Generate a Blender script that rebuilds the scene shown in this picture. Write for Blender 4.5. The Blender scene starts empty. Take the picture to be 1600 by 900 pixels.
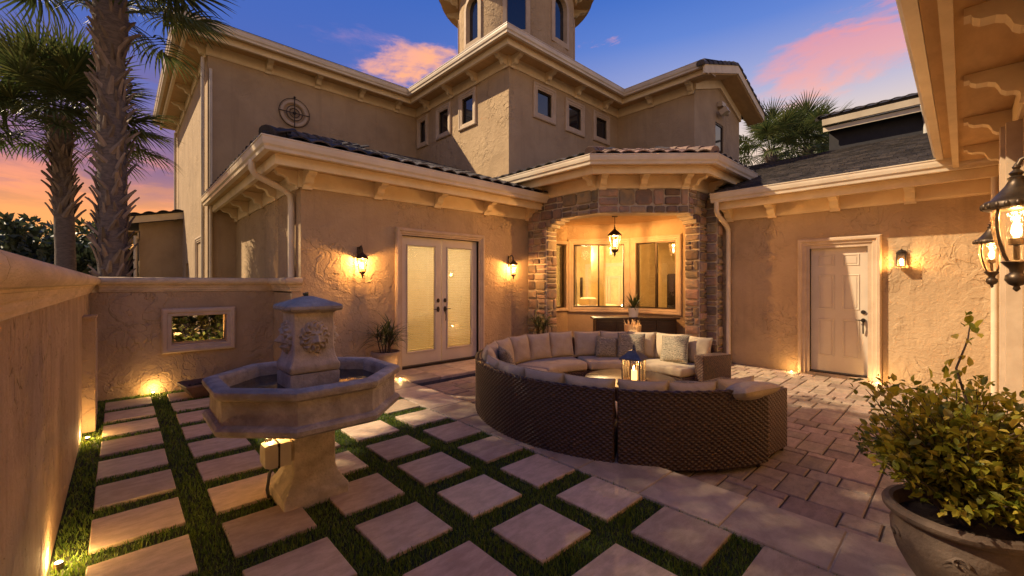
import bpy, bmesh, math, random
import numpy as np
from mathutils import Vector, Matrix
R = random.Random(7)
S = bpy.context.scene
C = S.collection
PI = math.pi
rad = math.radians

# ------------------------------------------------------------------ camera
AZ = rad(42.97)
cd = bpy.data.cameras.new("camera"); cam = bpy.data.objects.new("camera", cd); C.objects.link(cam)
cam.location = (0, 0, 1.65); cam.rotation_euler = (rad(90), 0, -AZ)
cd.sensor_width = 36; cd.lens = 36 * 657 / 1600; cd.shift_y = -7 / 1600
cd.clip_start = 0.05; cd.clip_end = 3000
S.camera = cam
S.render.resolution_x = 1024; S.render.resolution_y = 576
S.view_settings.view_transform = 'Standard'; S.view_settings.look = 'None'
S.view_settings.exposure = 1.42; S.view_settings.gamma = 1

# ------------------------------------------------------------------ node helper
class NT:
    def __init__(s, tree): s.t = tree; s.n = tree.nodes; s.l = tree.links
    def new(s, typ, **kw):
        n = s.n.new(typ)
        for k, v in kw.items():
            if k == 'ins':
                for i, val in v.items(): s.put(n.inputs[i], val)
            else: setattr(n, k, v)
        return n
    def put(s, sock, v):
        if isinstance(v, bpy.types.NodeSocket): s.l.new(v, sock)
        elif isinstance(v, bpy.types.Node): s.l.new(v.outputs[0], sock)
        else: sock.default_value = v
    def math(s, op, a, b=0.0, clamp=False):
        n = s.n.new('ShaderNodeMath'); n.operation = op; n.use_clamp = clamp
        s.put(n.inputs[0], a); s.put(n.inputs[1], b); return n.outputs[0]
    def vmath(s, op, a, b=None):
        n = s.n.new('ShaderNodeVectorMath'); n.operation = op; s.put(n.inputs[0], a)
        if b is not None: s.put(n.inputs[1], b)
        return n.outputs['Value'] if op in ('DOT_PRODUCT', 'LENGTH', 'DISTANCE') else n.outputs[0]
    def mr(s, v, a, b, c=0.0, d=1.0, smooth=True):
        n = s.n.new('ShaderNodeMapRange'); n.interpolation_type = 'SMOOTHSTEP' if smooth else 'LINEAR'
        for i, x in enumerate((v, a, b, c, d)): s.put(n.inputs[i], x)
        return n.outputs[0]
    def mix(s, f, a, b, typ='MIX'):
        n = s.n.new('ShaderNodeMix'); n.data_type = 'RGBA'; n.blend_type = typ
        s.put(n.inputs[0], f); s.put(n.inputs[6], a); s.put(n.inputs[7], b); return n.outputs[2]
    def ramp(s, f, stops):
        n = s.n.new('ShaderNodeValToRGB'); e = n.color_ramp.elements
        while len(e) < len(stops): e.new(0.5)
        for i, (p, c) in enumerate(stops): e[i].position = p; e[i].color = (*c, 1)
        s.put(n.inputs[0], f); return n.outputs[0]
    def noise(s, vec, scale, detail=3, rough=.55, dist=0.0):
        n = s.n.new('ShaderNodeTexNoise'); s.put(n.inputs['Vector'], vec)
        n.inputs['Scale'].default_value = scale; n.inputs['Detail'].default_value = detail
        n.inputs['Roughness'].default_value = rough; n.inputs['Distortion'].default_value = dist
        return n.outputs[0]
def c4(c): return (*c, 1)

# ------------------------------------------------------------------ world: twilight sky
W = bpy.data.worlds.new("World"); S.world = W; W.use_nodes = True
w = NT(W.node_tree); w.n.clear()
geo = w.new('ShaderNodeTexCoord').outputs['Generated']
sep = w.new('ShaderNodeSeparateXYZ', ins={0: geo})
Xd, Yd, Zd = sep.outputs
zc = w.math('MAXIMUM', Zd, 0.0)
left = w.ramp(zc, [(0, (.78, .42, .12)), (.06, (.76, .38, .10)), (.13, (.58, .24, .10)), (.20, (.27, .13, .17)),
                   (.30, (.13, .12, .30)), (.40, (.055, .10, .34)), (.65, (.022, .080, .33)), (1, (.018, .065, .29))])
right = w.ramp(zc, [(0, (.70, .42, .24)), (.20, (.66, .47, .33)), (.30, (.52, .43, .40)), (.38, (.27, .29, .46)),
                    (.48, (.085, .16, .44)), (.56, (.035, .105, .38)), (.75, (.022, .080, .33)), (1, (.018, .065, .29))])
skyc = w.mix(w.mr(Yd, .35, .95), right, left)
proj = w.vmath('MULTIPLY', geo, (1.0, 1.0, 3.6))
n1 = w.noise(proj, 3.6, 8, .62, .5)
n2 = w.noise(w.vmath('ADD', proj, (3.1, 7.7, 1.3)), 8.0, 7, .65, .4)
streak = w.math('ADD', w.math('MULTIPLY', n1, .65), w.math('MULTIPLY', n2, .35))
def cdir(px, py):
    u = (px - 800) / 657; v = (443 - py) / 657
    d = Vector((math.sin(AZ) + u * math.cos(AZ), math.cos(AZ) - u * math.sin(AZ), v)); return d.normalized()
def patch(px, py, wide, tall, lo, hi):
    c = cdir(px, py); t = Vector((0, 0, 1)).cross(c).normalized(); b = c.cross(t)
    dx = w.math('DIVIDE', w.vmath('DOT_PRODUCT', geo, tuple(t)), wide)
    dz = w.math('DIVIDE', w.math('SUBTRACT', w.vmath('DOT_PRODUCT', geo, tuple(b)), 0.0), tall)
    dd = w.math('ADD', w.math('MULTIPLY', dx, dx), w.math('MULTIPLY', dz, dz))
    g = w.mr(dd, 0.0, 1.0, 1.0, 0.0)
    g = w.math('MULTIPLY', g, w.math('GREATER_THAN', w.vmath('DOT_PRODUCT', geo, tuple(c)), 0.2))
    return w.mr(w.math('ADD', w.math('MULTIPLY', g, .34), w.math('MULTIPLY', w.math('SUBTRACT', streak, .5), 1.5)), lo, hi)
pinkc = w.ramp(zc, [(0, (.8, .40, .13)), (.2, (.76, .32, .13)), (.30, (.76, .34, .22)), (.45, (.62, .20, .20)), (.7, (.25, .16, .36))])
m1 = patch(1330, 85, .22, .11, .19, .46)
m2 = patch(1390, 12, .12, .035, .20, .42)
m3 = patch(655, 105, .20, .07, .20, .44)
m4 = patch(560, 75, .20, .06, .22, .50)
skyc = w.mix(w.math('MULTIPLY', m1, .66), skyc, pinkc)
skyc = w.mix(w.math('MULTIPLY', m2, .55), skyc, pinkc)
skyc = w.mix(w.math('MULTIPLY', m3, .9), skyc, c4((.80, .34, .15)))
skyc = w.mix(w.math('MULTIPLY', m4, .35), skyc, c4((.42, .22, .34)))
# broken streaks low on the left and purple undersides, fading upwards
low = w.math('MULTIPLY', w.mr(streak, .47, .58), w.math('MULTIPLY', w.mr(zc, .15, .36, 1.0, 0.0), w.mr(Yd, .35, .9)))
skyc = w.mix(w.math('MULTIPLY', low, .85), skyc, w.ramp(zc, [(0, (.85, .40, .10)), (.12, (.82, .30, .10)), (.2, (.62, .22, .17)), (.3, (.36, .20, .34))]))
lo2 = w.math('MULTIPLY', w.mr(w.noise(w.vmath('ADD', proj, (9.0, 2.0, 5.0)), 5.0, 8, .65, .5), .46, .58), w.math('MULTIPLY', w.mr(zc, .11, .24), w.mr(zc, .25, .45, 1.0, 0.0)))
skyc = w.mix(w.math('MULTIPLY', w.math('MULTIPLY', lo2, w.mr(Yd, .35, .9)), .8), skyc, c4((.15, .10, .20)))
bg = w.new('ShaderNodeBackground', ins={0: skyc, 1: 0.57})
wo = w.new('ShaderNodeOutputWorld', ins={0: bg})

# ------------------------------------------------------------------ sun
sd = bpy.data.lights.new("sun", 'SUN'); sd.energy = 2.7; sd.angle = rad(0.6); sd.color = (1, .80, .54)
sun = bpy.data.objects.new("sun", sd); C.objects.link(sun)
SUN = Vector((1, -1.18, -1.38)).normalized()
sun.rotation_euler = SUN.to_track_quat('-Z', 'Y').to_euler(); sun.location = (-20, 25, 30)

# ------------------------------------------------------------------ materials
MATS = {}
def base_mat(name):
    m = bpy.data.materials.new(name); m.use_nodes = True
    t = NT(m.node_tree); p = t.n['Principled BSDF']; MATS[name] = m
    return m, t, p
def simple(name, c1, c2=None, rough=.7, ns=6.0, bump=0.0, bs=40.0, bdist=.01, metal=0.0, rnd=0.0, huer=0.0, spec=.35, stretch=(1, 1, 1), blotch=0.0, speck=0.0, stain=0.0):
    m, t, p = base_mat(name)
    c2 = c2 or tuple(x * .8 for x in c1)
    co = t.vmath('MULTIPLY', t.new('ShaderNodeTexCoord').outputs['Object'], stretch)
    oi = t.new('ShaderNodeObjectInfo').outputs['Random']
    co = t.vmath('ADD', co, t.new('ShaderNodeCombineXYZ', ins={0: t.math('MULTIPLY', oi, 17.0), 1: t.math('MULTIPLY', oi, 31.0)}))
    if rnd: oi = t.math('FRACT', t.math('ADD', oi, t.new('ShaderNodeNewGeometry').outputs['Random Per Island']))
    n = t.noise(co, ns, 5, .6, .3)
    col = t.mix(t.mr(n, .32, .68), c4(c1), c4(c2))
    if blotch:
        col = t.mix(t.math('MULTIPLY', t.mr(t.noise(co, ns * .25, 4, .65, .8), .48, .7), blotch), col, c4(tuple(x * .45 for x in c1)))
    if stain:
        big = t.noise(co, .9, 5, .7, 1.2)
        col = t.mix(t.math('MULTIPLY', t.mr(big, .47, .66), stain), col, c4((c1[0] * .42, c1[1] * .38, c1[2] * .36)))
    if speck:
        sp1 = t.mr(t.noise(co, 70, 3, .7), .58, .70)
        sp2 = t.mr(t.noise(t.vmath('MULTIPLY', co, (1.0, 3.5, 1.0)), 22, 4, .7), .55, .72)
        col = t.mix(t.math('MULTIPLY', t.math('MAXIMUM', sp1, sp2), speck), col, c4(tuple(x * .5 for x in c1)))
    if rnd or huer:
        hs = t.new('ShaderNodeHueSaturation', ins={'Color': col})
        t.put(hs.inputs['Value'], t.math('ADD', t.math('MULTIPLY', t.math('SUBTRACT', oi, .5), 2 * rnd), 1.0))
        t.put(hs.inputs['Hue'], t.math('ADD', t.math('MULTIPLY', t.math('SUBTRACT', t.math('FRACT', t.math('MULTIPLY', oi, 7.31)), .5), huer), .5))
        col = hs.outputs[0]
    t.put(p.inputs['Base Color'], col)
    p.inputs['Roughness'].default_value = rough; p.inputs['Metallic'].default_value = metal
    p.inputs['Specular IOR Level'].default_value = spec
    if bump:
        b = t.new('ShaderNodeBump', ins={'Strength': bump, 'Distance': bdist, 'Height': t.noise(co, bs, 5, .65)})
        t.put(p.inputs['Normal'], b.outputs[0])
    return m
def stucco(name, c1, c2, amp=1.0, stretch=(1, 1, 1)):
    m, t, p = base_mat(name)
    co = t.vmath('MULTIPLY', t.new('ShaderNodeTexCoord').outputs['Object'], stretch)
    def terr(off, sc, lo, hi, dist):
        v = t.vmath('ADD', co, off)
        return t.mr(t.noise(v, sc, 2.5, .5, dist), lo, hi)
    msk = t.mr(t.noise(co, .8, 3), .42, .62)
    h = t.math('ADD', t.math('MULTIPLY', terr((0, 0, 0), 2.4, .50, .525, 1.6), .55), t.math('MULTIPLY', terr((5, 3, 9), 3.4, .53, .55, 1.2), .4))
    h = t.math('ADD', h, t.math('MULTIPLY', terr((1, 8, 4), 5.5, .56, .585, 1.0), .3))
    h = t.math('MULTIPLY', h, t.math('ADD', .08, t.math('MULTIPLY', msk, .92)))
    fine = t.noise(co, 28, 4, .6)
    H = t.math('ADD', t.math('MULTIPLY', h, 1.0), t.math('ADD', t.math('MULTIPLY', fine, .22), t.math('MULTIPLY', t.noise(co, 9, 4, .65, .5), .45)))
    b = t.new('ShaderNodeBump', ins={'Strength': .9, 'Distance': .022 * amp, 'Height': H})
    t.put(p.inputs['Normal'], b.outputs[0])
    col = t.mix(t.mr(t.noise(co, 1.3, 5, .6, .4), .3, .7), c4(c1), c4(c2))
    col = t.mix(t.math('MULTIPLY', t.mr(t.noise(t.vmath('MULTIPLY', co, (6, 6, .5)), 1.0, 4, .6),   .52, .72), .22), col, c4(tuple(x * .5 for x in c1)))
    col = t.mix(t.math('MULTIPLY', t.mr(t.noise(t.vmath('ADD', co, (4, 4, 4)), .55, 6, .7, 1.0), .5, .68), .30), col, c4(tuple(x * .55 for x in c1)))
    t.put(p.inputs['Base Color'], col)
    p.inputs['Roughness'].default_value = .85; p.inputs['Specular IOR Level'].default_value = .25
    return m
def emit(name, c, s):
    m, t, p = base_mat(name)
    p.inputs['Base Color'].default_value = (0, 0, 0, 1)
    p.inputs['Emission Color'].default_value = c4(c); p.inputs['Emission Strength'].default_value = s
    return m
def glassy(name, tint=(1, 1, 1), gl=.12, rough=.02, wavy=0.0):
    m = bpy.data.materials.new(name); m.use_nodes = True; t = NT(m.node_tree); t.n.clear(); MATS[name] = m
    tr = t.new('ShaderNodeBsdfTransparent', ins={0: c4(tint)})
    g = t.new('ShaderNodeBsdfGlossy', ins={0: (1, 1, 1, 1), 'Roughness': rough})
    if wavy:
        co = t.new('ShaderNodeTexCoord').outputs['Object']
        b = t.new('ShaderNodeBump', ins={'Strength': .6, 'Distance': wavy, 'Height': t.noise(co, 25, 3)})
        t.put(g.inputs['Normal'], b.outputs[0])
    fr = t.new('ShaderNodeFresnel', ins={0: 1.5})
    mx = t.new('ShaderNodeMixShader', ins={0: t.math('ADD', t.math('MULTIPLY', fr, .8), gl, True), 1: tr, 2: g})
    t.new('ShaderNodeOutputMaterial', ins={0: mx})
    return m

stucco('stucco_tan', (.49, .34, .19), (.42, .285, .155), 1.5)
stucco('stucco_drag', (.48, .325, .18), (.35, .23, .12), 3.0, (1, 1.7, .8))
stucco('stucco_smooth', (.47, .33, .19), (.40, .275, .155), .55)
stucco('stucco_yard', (.48, .325, .18), (.37, .245, .13), 1.6)
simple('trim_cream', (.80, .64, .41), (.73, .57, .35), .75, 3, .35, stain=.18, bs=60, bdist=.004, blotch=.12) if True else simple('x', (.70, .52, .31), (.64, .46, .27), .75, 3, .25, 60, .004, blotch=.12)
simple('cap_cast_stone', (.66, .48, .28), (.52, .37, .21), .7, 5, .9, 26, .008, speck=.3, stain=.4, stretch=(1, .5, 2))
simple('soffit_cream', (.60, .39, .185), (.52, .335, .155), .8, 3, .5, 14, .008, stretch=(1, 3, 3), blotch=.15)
simple('window_trim', (.55, .41, .27), (.47, .34, .22), .7, 4, .25, 50, .004)
simple('gutter_metal', (.70, .58, .41), (.60, .48, .33), .38, 2, .1, 8, .004, spec=.6, blotch=.2)
simple('roof_tile_dark', (.085, .066, .054), (.045, .037, .033), .8, 9, .4, 50, .006, rnd=.5)
simple('roof_tile_brown', (.26, .155, .105), (.15, .095, .075), .7, 5, .4, 40, .008, rnd=.35, huer=.03)
simple('roof_underlay', (.03, .025, .022), None, .9)
simple('travertine', (.60, .445, .285), (.46, .335, .205), .7, 7, .6, 45, .006, rnd=.2, huer=.02, speck=.5, stain=.35, stretch=(1, 2.2, 1), blotch=.10)
simple('limestone_slab', (.56, .425, .275), (.40, .30, .20), .6, 5, .55, 40, .006, rnd=.18, speck=.4, stain=.45, blotch=.25)
simple('paver_clay', (.38, .275, .195), (.27, .195, .14), .65, 7, .8, 30, .010, rnd=.2, speck=.3, stain=.4, huer=.025, stretch=(1, 2, 1), blotch=.25)
simple('paver_sand', (.07, .05, .038), None, .95, 20, .4, 90, .006)
simple('soil', (.035, .024, .016), (.06, .04, .026), .95, 20, .9, 60, .02)
simple('ground_far', (.10, .09, .05), (.07, .07, .035), .95, .8)
simple('riser_grey', (.12, .105, .10), (.07, .06, .06), .85, 12, .5, 60, .006)
simple('mortar', (.52, .43, .32), (.42, .35, .26), .9, 10, .6, 60, .008)
simple('field_stone', (.32, .21, .13), (.19, .155, .125), .8, 6, .9, 22, .02, rnd=.45, huer=.05, blotch=.4)
simple('fountain_stone', (.56, .48, .36), (.36, .31, .235), .85, 9, 1.0, 30, .014, speck=.6, stain=.5, blotch=.55)
simple('fountain_stone_warm', (.66, .545, .38), (.45, .37, .255), .85, 7, 1.0, 26, .014, speck=.5, stain=.45, blotch=.3)
simple('concrete_urn', (.17, .115, .08), (.11, .075, .055), .8, 6, .8, speck=.35, stain=.4, bs=45, bdist=.006, blotch=.3) if True else simple('y', (.27, .195, .15), (.19, .14, .11), .8, 6, .6, 45, .006, blotch=.3)
simple('terracotta_pot', (.36, .25, .17), (.28, .19, .13), .75, 6, .3, 40, .004)
simple('white_ceramic', (.70, .66, .60), (.62, .57, .5), .35, 8)
simple('iron_black', (.035, .026, .020), (.055, .04, .03), .45, 20, .2, 60, .002, metal=.6)
simple('bronze_black', (.055, .038, .026), (.09, .06, .035), .42, 18, .2, 70, .002, metal=.7)
simple('lead_grey', (.16, .155, .15), (.11, .105, .10), .5, 12, .2, 50, .002, metal=.5)
simple('door_white', (.62, .51, .37), (.58, .47, .34), .45, 3, .05, 40, .002)
simple('blind_white', (.80, .75, .62), (.74, .69, .56), .6)
simple('dark_wood', (.045, .022, .014), (.028, .014, .010), .4, 5, .2, 30, .002, stretch=(1, 1, 8))
simple('table_top', (.12, .075, .045), (.08, .048, .03), .35, 9, .25, 40, .003)
simple('cushion_tan', (.52, .40, .245), (.46, .345, .205), .9, 8, .8, 8, .02)
simple('cushion_stripe', (.38, .36, .33), (.30, .27, .24), .9, 8, .2, 200, .001)
simple('rattan_cream', (.60, .42, .22), (.45, .30, .15), .7, 10)
simple('wicker_plain', (.085, .042, .024), (.05, .025, .015), .5, 30, .2, 90, .002)
simple('palm_bark', (.17, .125, .095), (.10, .075, .058), .9, 12, .9, 30, .02, rnd=.35, stretch=(1, 1, 3))
simple('palm_boot', (.27, .195, .14), (.15, .105, .075), .85, 7, .8, 30, .012, rnd=.35, stretch=(1, 1, .4))
simple('bark', (.10, .065, .045), (.06, .04, .03), .9, 12, .8, 40, .01)
simple('leather_leaf', (.05, .075, .018), (.03, .045, .012), .5, 8, rnd=.3)
simple('siding_dark', (.028, .024, .026), (.02, .018, .02), .7, 6)
simple('plaster_room', (.66, .51, .25), (.58, .44, .20), .8)
simple('wood_stake', (.45, .30, .15), (.36, .23, .11), .8, 6, stretch=(1, 1, .1))
simple('light_housing', (.10, .085, .06), None, .5)
simple('outlet_cream', (.60, .53, .40), (.52, .45, .33), .45)
simple('rust_planter', (.16, .085, .055), (.10, .055, .04), .7, 9, .5, 40, .006)
simple('curtain', (.70, .55, .33), (.6, .45, .26), .8)
glassy('window_glass', (.92, .92, .90), .05)
glassy('lamp_glass', (1, .93, .80), .03, .05, .01)
def dark_glass():
    m, t, p = base_mat('dark_glass')
    p.inputs['Base Color'].default_value = (.012, .014, .02, 1); p.inputs['Roughness'].default_value = .04
    p.inputs['Specular IOR Level'].default_value = .9
dark_glass()
emit('bulb', (1, .60, .25), 22)
emit('flame', (1, .50, .16), 18)
emit('spot_lens', (1, .72, .36), 18)
emit('candle_wax', (1, .50, .16), 1.6)
emit('basket_glow', (1, .52, .18), 2.2)
def leafmat(name, c1, c2, c3, trans=.35, rough=.45):
    m, t, p = base_mat(name)
    g = t.new('ShaderNodeNewGeometry'); oi = t.new('ShaderNodeObjectInfo').outputs['Random']
    f = t.math('FRACT', t.math('ADD', g.outputs['Random Per Island'], oi))
    col = t.ramp(f, [(0, c1), (.5, c2), (1, c3)])
    t.put(p.inputs['Base Color'], col); p.inputs['Roughness'].default_value = rough
    tl = t.new('ShaderNodeBsdfTranslucent', ins={0: col})
    mx = t.new('ShaderNodeMixShader', ins={0: trans, 1: p.outputs[0], 2: tl})
    o = t.n['Material Output']; t.l.new(mx.outputs[0], o.inputs[0])
leafmat('grass_blade', (.05, .10, .008), (.12, .20, .018), (.20, .25, .03), .3, .6)
leafmat('shrub_leaf', (.09, .12, .012), (.30, .27, .02), (.50, .37, .05), .45)
leafmat('palm_leaf', (.05, .075, .022), (.085, .11, .03), (.15, .15, .045), .3)
leafmat('pot_leaf', (.03, .05, .016), (.05, .07, .02), (.09, .09, .03), .25)
leafmat('hedge_leaf', (.03, .045, .022), (.055, .075, .038), (.09, .11, .06), .2)
leafmat('oak_leaf', (.03, .045, .012), (.04, .06, .015), (.06, .07, .02), .2)
leafmat('dry_frond', (.16, .11, .05), (.22, .15, .07), (.12, .08, .04), .2)
# soft ground colour under the blades
simple('lawn_soil', (.020, .030, .008), (.035, .042, .012), .95, 14, .8, 60, .02)
def patterned():
    m, t, p = base_mat('pillow_pattern')
    co = t.new('ShaderNodeTexCoord').outputs['Object']
    v = t.new('ShaderNodeTexVoronoi', feature='DISTANCE_TO_EDGE'); t.put(v.inputs['Vector'], t.vmath('ADD', co, t.vmath('MULTIPLY', t.new('ShaderNodeTexNoise', ins={'Vector': co, 'Scale': 9.0}).outputs[1], (.12, .12, .12))))
    v.inputs['Scale'].default_value = 16
    wv = t.new('ShaderNodeTexWave', wave_type='RINGS', ins={'Vector': co, 'Scale': 14.0, 'Distortion': 14.0, 'Detail': 2.0})
    f = t.math('MAXIMUM', t.mr(v.outputs[0], .05, .02), t.math('GREATER_THAN', wv.outputs[1], .68))
    t.put(p.inputs['Base Color'], t.mix(f, c4((.15, .125, .08)), c4((.34, .27, .17))))
    p.inputs['Roughness'].default_value = .9
patterned()
def wickermat():
    m, t, p = base_mat('wicker')
    uv = t.new('ShaderNodeTexCoord').outputs['UV']; s = t.new('ShaderNodeSeparateXYZ', ins={0: uv})
    u, v = s.outputs[0], s.outputs[1]
    vv = t.math('DIVIDE', v, .022); row = t.math('FLOOR', vv); fv = t.math('SUBTRACT', t.math('FRACT', vv), .5)
    rv = t.math('SUBTRACT', 1.0, t.math('MULTIPLY', t.math('MULTIPLY', fv, fv), 4.0))
    cs = t.math('COSINE', t.math('MULTIPLY', t.math('ADD', t.math('DIVIDE', u, .03), row), PI))
    h = t.math('MULTIPLY', t.math('ADD', .5, t.math('MULTIPLY', cs, .5)), rv)
    b = t.new('ShaderNodeBump', ins={'Strength': 1.0, 'Distance': .012, 'Height': h}); t.put(p.inputs['Normal'], b.outputs[0])
    co = t.new('ShaderNodeTexCoord').outputs['Object']
    t.put(p.inputs['Base Color'], t.mix(t.mr(t.noise(co, 40, 3), .35, .65), c4((.13, .064, .036)), c4((.065, .032, .02))))
    p.inputs['Roughness'].default_value = .48; p.inputs['Specular IOR Level'].default_value = .5
wickermat()
def watermat():
    m, t, p = base_mat('water'); p.inputs['Base Color'].default_value = (.012, .014, .010, 1)
    p.inputs['Roughness'].default_value = .06
    b = t.new('ShaderNodeBump', ins={'Strength': .15, 'Distance': .01, 'Height': t.noise(t.new('ShaderNodeTexCoord').outputs['Object'], 12, 2)})
    t.put(p.inputs['Normal'], b.outputs[0])
watermat()

# ------------------------------------------------------------------ mesh builder
class MB:
    def __init__(s): s.v = []; s.f = []; s.uv = None
    def add(s, vs, fs):
        o = len(s.v); s.v.extend([tuple(p) for p in vs]); s.f.extend([tuple(i + o for i in f) for f in fs]); return s
    def box(s, x0, x1, y0, y1, z0, z1):
        vs = [(x, y, z) for z in (z0, z1) for x, y in ((x0, y0), (x1, y0), (x1, y1), (x0, y1))]
        return s.add(vs, [(3, 2, 1, 0), (4, 5, 6, 7), (0, 1, 5, 4), (1, 2, 6, 5), (2, 3, 7, 6), (3, 0, 4, 7)])
    def cbox(s, x0, x1, y0, y1, z0, z1, c=.01):      # box with chamfered upper edges
        vs = [(x0, y0, z0), (x1, y0, z0), (x1, y1, z0), (x0, y1, z0), (x0, y0, z1 - c), (x1, y0, z1 - c), (x1, y1, z1 - c), (x0, y1, z1 - c),
              (x0 + c, y0 + c, z1), (x1 - c, y0 + c, z1), (x1 - c, y1 - c, z1), (x0 + c, y1 - c, z1)]
        fs = [(3, 2, 1, 0)] + [(i, (i + 1) % 4, 4 + (i + 1) % 4, 4 + i) for i in range(4)] + [(4 + i, 4 + (i + 1) % 4, 8 + (i + 1) % 4, 8 + i) for i in range(4)] + [(8, 9, 10, 11)]
        return s.add(vs, fs)
    def obox(s, c, ax, ay, az, hx, hy, hz):
        c, ax, ay, az = map(Vector, (c, ax, ay, az))
        vs = [c + ax * sx * hx + ay * sy * hy + az * sz * hz for sz in (-1, 1) for sx, sy in ((-1, -1), (1, -1), (1, 1), (-1, 1))]
        return s.add(vs, [(3, 2, 1, 0), (4, 5, 6, 7), (0, 1, 5, 4), (1, 2, 6, 5), (2, 3, 7, 6), (3, 0, 4, 7)])
    def loops(s, Ls, closed=True, cap0=True, cap1=True):
        n = len(Ls[0]); vs = [p for L in Ls for p in L]; fs = []
        for k in range(len(Ls) - 1):
            for i in range(n if closed else n - 1):
                j = (i + 1) % n; fs.append((k * n + i, k * n + j, (k + 1) * n + j, (k + 1) * n + i))
        if cap0: fs.append(tuple(range(n - 1, -1, -1)))
        if cap1: fs.append(tuple((len(Ls) - 1) * n + i for i in range(n)))
        return s.add(vs, fs)
    def lathe(s, prof, n=24, c=(0, 0, 0), cap=True):
        Ls = [[(c[0] + r * math.cos(2 * PI * i / n), c[1] + r * math.sin(2 * PI * i / n), c[2] + z) for i in range(n)] for r, z in prof]
        return s.loops(Ls, True, cap, cap)
    def tube(s, pts, r, n=8, cap=True):
        pts = [Vector(p) for p in pts]; rr = r if isinstance(r, (list, tuple)) else [r] * len(pts); Ls = []
        up = Vector((0, 0, 1)); prev = None
        for i, p in enumerate(pts):
            d = (pts[min(i + 1, len(pts) - 1)] - pts[max(i - 1, 0)])
            if d.length < 1e-9: d = up.copy()
            d.normalize()
            if prev is None: a = d.orthogonal().normalized()
            else: a = (prev - d * prev.dot(d)); a = a.normalized() if a.length > 1e-6 else d.orthogonal().normalized()
            prev = a; b = d.cross(a)
            Ls.append([p + (a * math.cos(2 * PI * k / n) + b * math.sin(2 * PI * k / n)) * rr[i] for k in range(n)])
        return s.loops(Ls, True, cap, cap)
    def prism(s, poly, z0, z1):
        return s.loops([[(x, y, z0) for x, y in poly], [(x, y, z1) for x, y in poly]])
    def sphere(s, c, r, n=10, m=7, sc=(1, 1, 1)):
        Ls = []
        for k in range(1, m): 
            t = PI * k / m; Ls.append([(c[0] + sc[0] * r * math.sin(t) * math.cos(2 * PI * i / n), c[1] + sc[1] * r * math.sin(t) * math.sin(2 * PI * i / n), c[2] - sc[2] * r * math.cos(t)) for i in range(n)])
        return s.loops(Ls)
    def mesh(s, name, smooth=None, fix=True):
        me = bpy.data.meshes.new(name); me.from_pydata(s.v, [], s.f)
        if fix and len(s.f) < 60000:
            b = bmesh.new(); b.from_mesh(me); bmesh.ops.recalc_face_normals(b, faces=b.faces); b.to_mesh(me); b.free()
        if smooth is not None:
            me.polygons.foreach_set('use_smooth', [True] * len(me.polygons))
            if smooth < 180: me.set_sharp_from_angle(angle=rad(smooth))
        return me
def link(name, me, mt, parent=None, world=True, kind=None, label=None, cat=None, group=None):
    o = bpy.data.objects.new(name, me)
    if me is not None and mt is not None:
        if not me.materials: me.materials.append(MATS[mt])
    C.objects.link(o)
    if parent is not None:
        o.parent = parent
        if world: o.location = -wloc(parent)
    tag(o, label, cat, group, kind)
    return o
def wloc(o):
    l = Vector((0, 0, 0))
    while o is not None: l += o.location; o = o.parent
    return l
def obj(name, mb, mt, parent=None, smooth=None, world=True, **k):
    return link(name, mb.mesh(name, smooth), mt, parent, world, **k)
def tag(o, label=None, cat=None, group=None, kind=None):
    for a, b in (('label', label), ('category', cat), ('group', group), ('kind', kind)):
        if b: o[a] = b
def empty(name, loc, label=None, cat=None, group=None, rz=0.0, kind=None):
    o = bpy.data.objects.new(name, None); o.location = loc; o.rotation_euler = (0, 0, rz); o.empty_display_size = .2
    C.objects.link(o); tag(o, label, cat, group, kind); return o
def copy_tree(o, parent=None):
    c = o.copy(); C.objects.link(c)
    if parent is not None: c.parent = parent
    for ch in list(o.children): copy_tree(ch, c)
    return c
def fastmesh(name, V, F, uv=None, smooth=True):
    me = bpy.data.meshes.new(name); V = np.asarray(V, dtype=np.float32); F = np.asarray(F, dtype=np.int32); k = F.shape[1]
    me.vertices.add(len(V)); me.vertices.foreach_set('co', V.ravel())
    me.loops.add(F.size); me.loops.foreach_set('vertex_index', F.ravel())
    me.polygons.add(len(F)); me.polygons.foreach_set('loop_start', np.arange(0, F.size, k, dtype=np.int32))
    me.polygons.foreach_set('loop_total', np.full(len(F), k, dtype=np.int32))
    me.polygons.foreach_set('use_smooth', np.full(len(F), smooth))
    if uv is not None:
        l = me.uv_layers.new(name='UVMap'); l.data.foreach_set('uv', np.asarray(uv, dtype=np.float32)[F.ravel()].ravel())
    me.update(calc_edges=True); me.validate(); return me
def light(name, loc, power, parent=None, r=.04, col=(1, .54, .19)):
    l = bpy.data.lights.new(name, 'POINT'); l.energy = power; l.color = col; l.shadow_soft_size = r
    o = bpy.data.objects.new(name, l); C.objects.link(o)
    if parent is not None: o.parent = parent
    o.location = loc; return o
def spot(name, loc, power, tgt, size=100, blend=.8, col=(1, .56, .20), parent=None, r=.02):
    l = bpy.data.lights.new(name, 'SPOT'); l.energy = power; l.color = col; l.shadow_soft_size = r; l.spot_size = rad(size); l.spot_blend = blend
    o = bpy.data.objects.new(name, l); C.objects.link(o)
    if parent is not None: o.parent = parent
    o.location = loc; o.rotation_euler = Vector(tgt).to_track_quat('-Z', 'Y').to_euler(); return o

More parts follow.
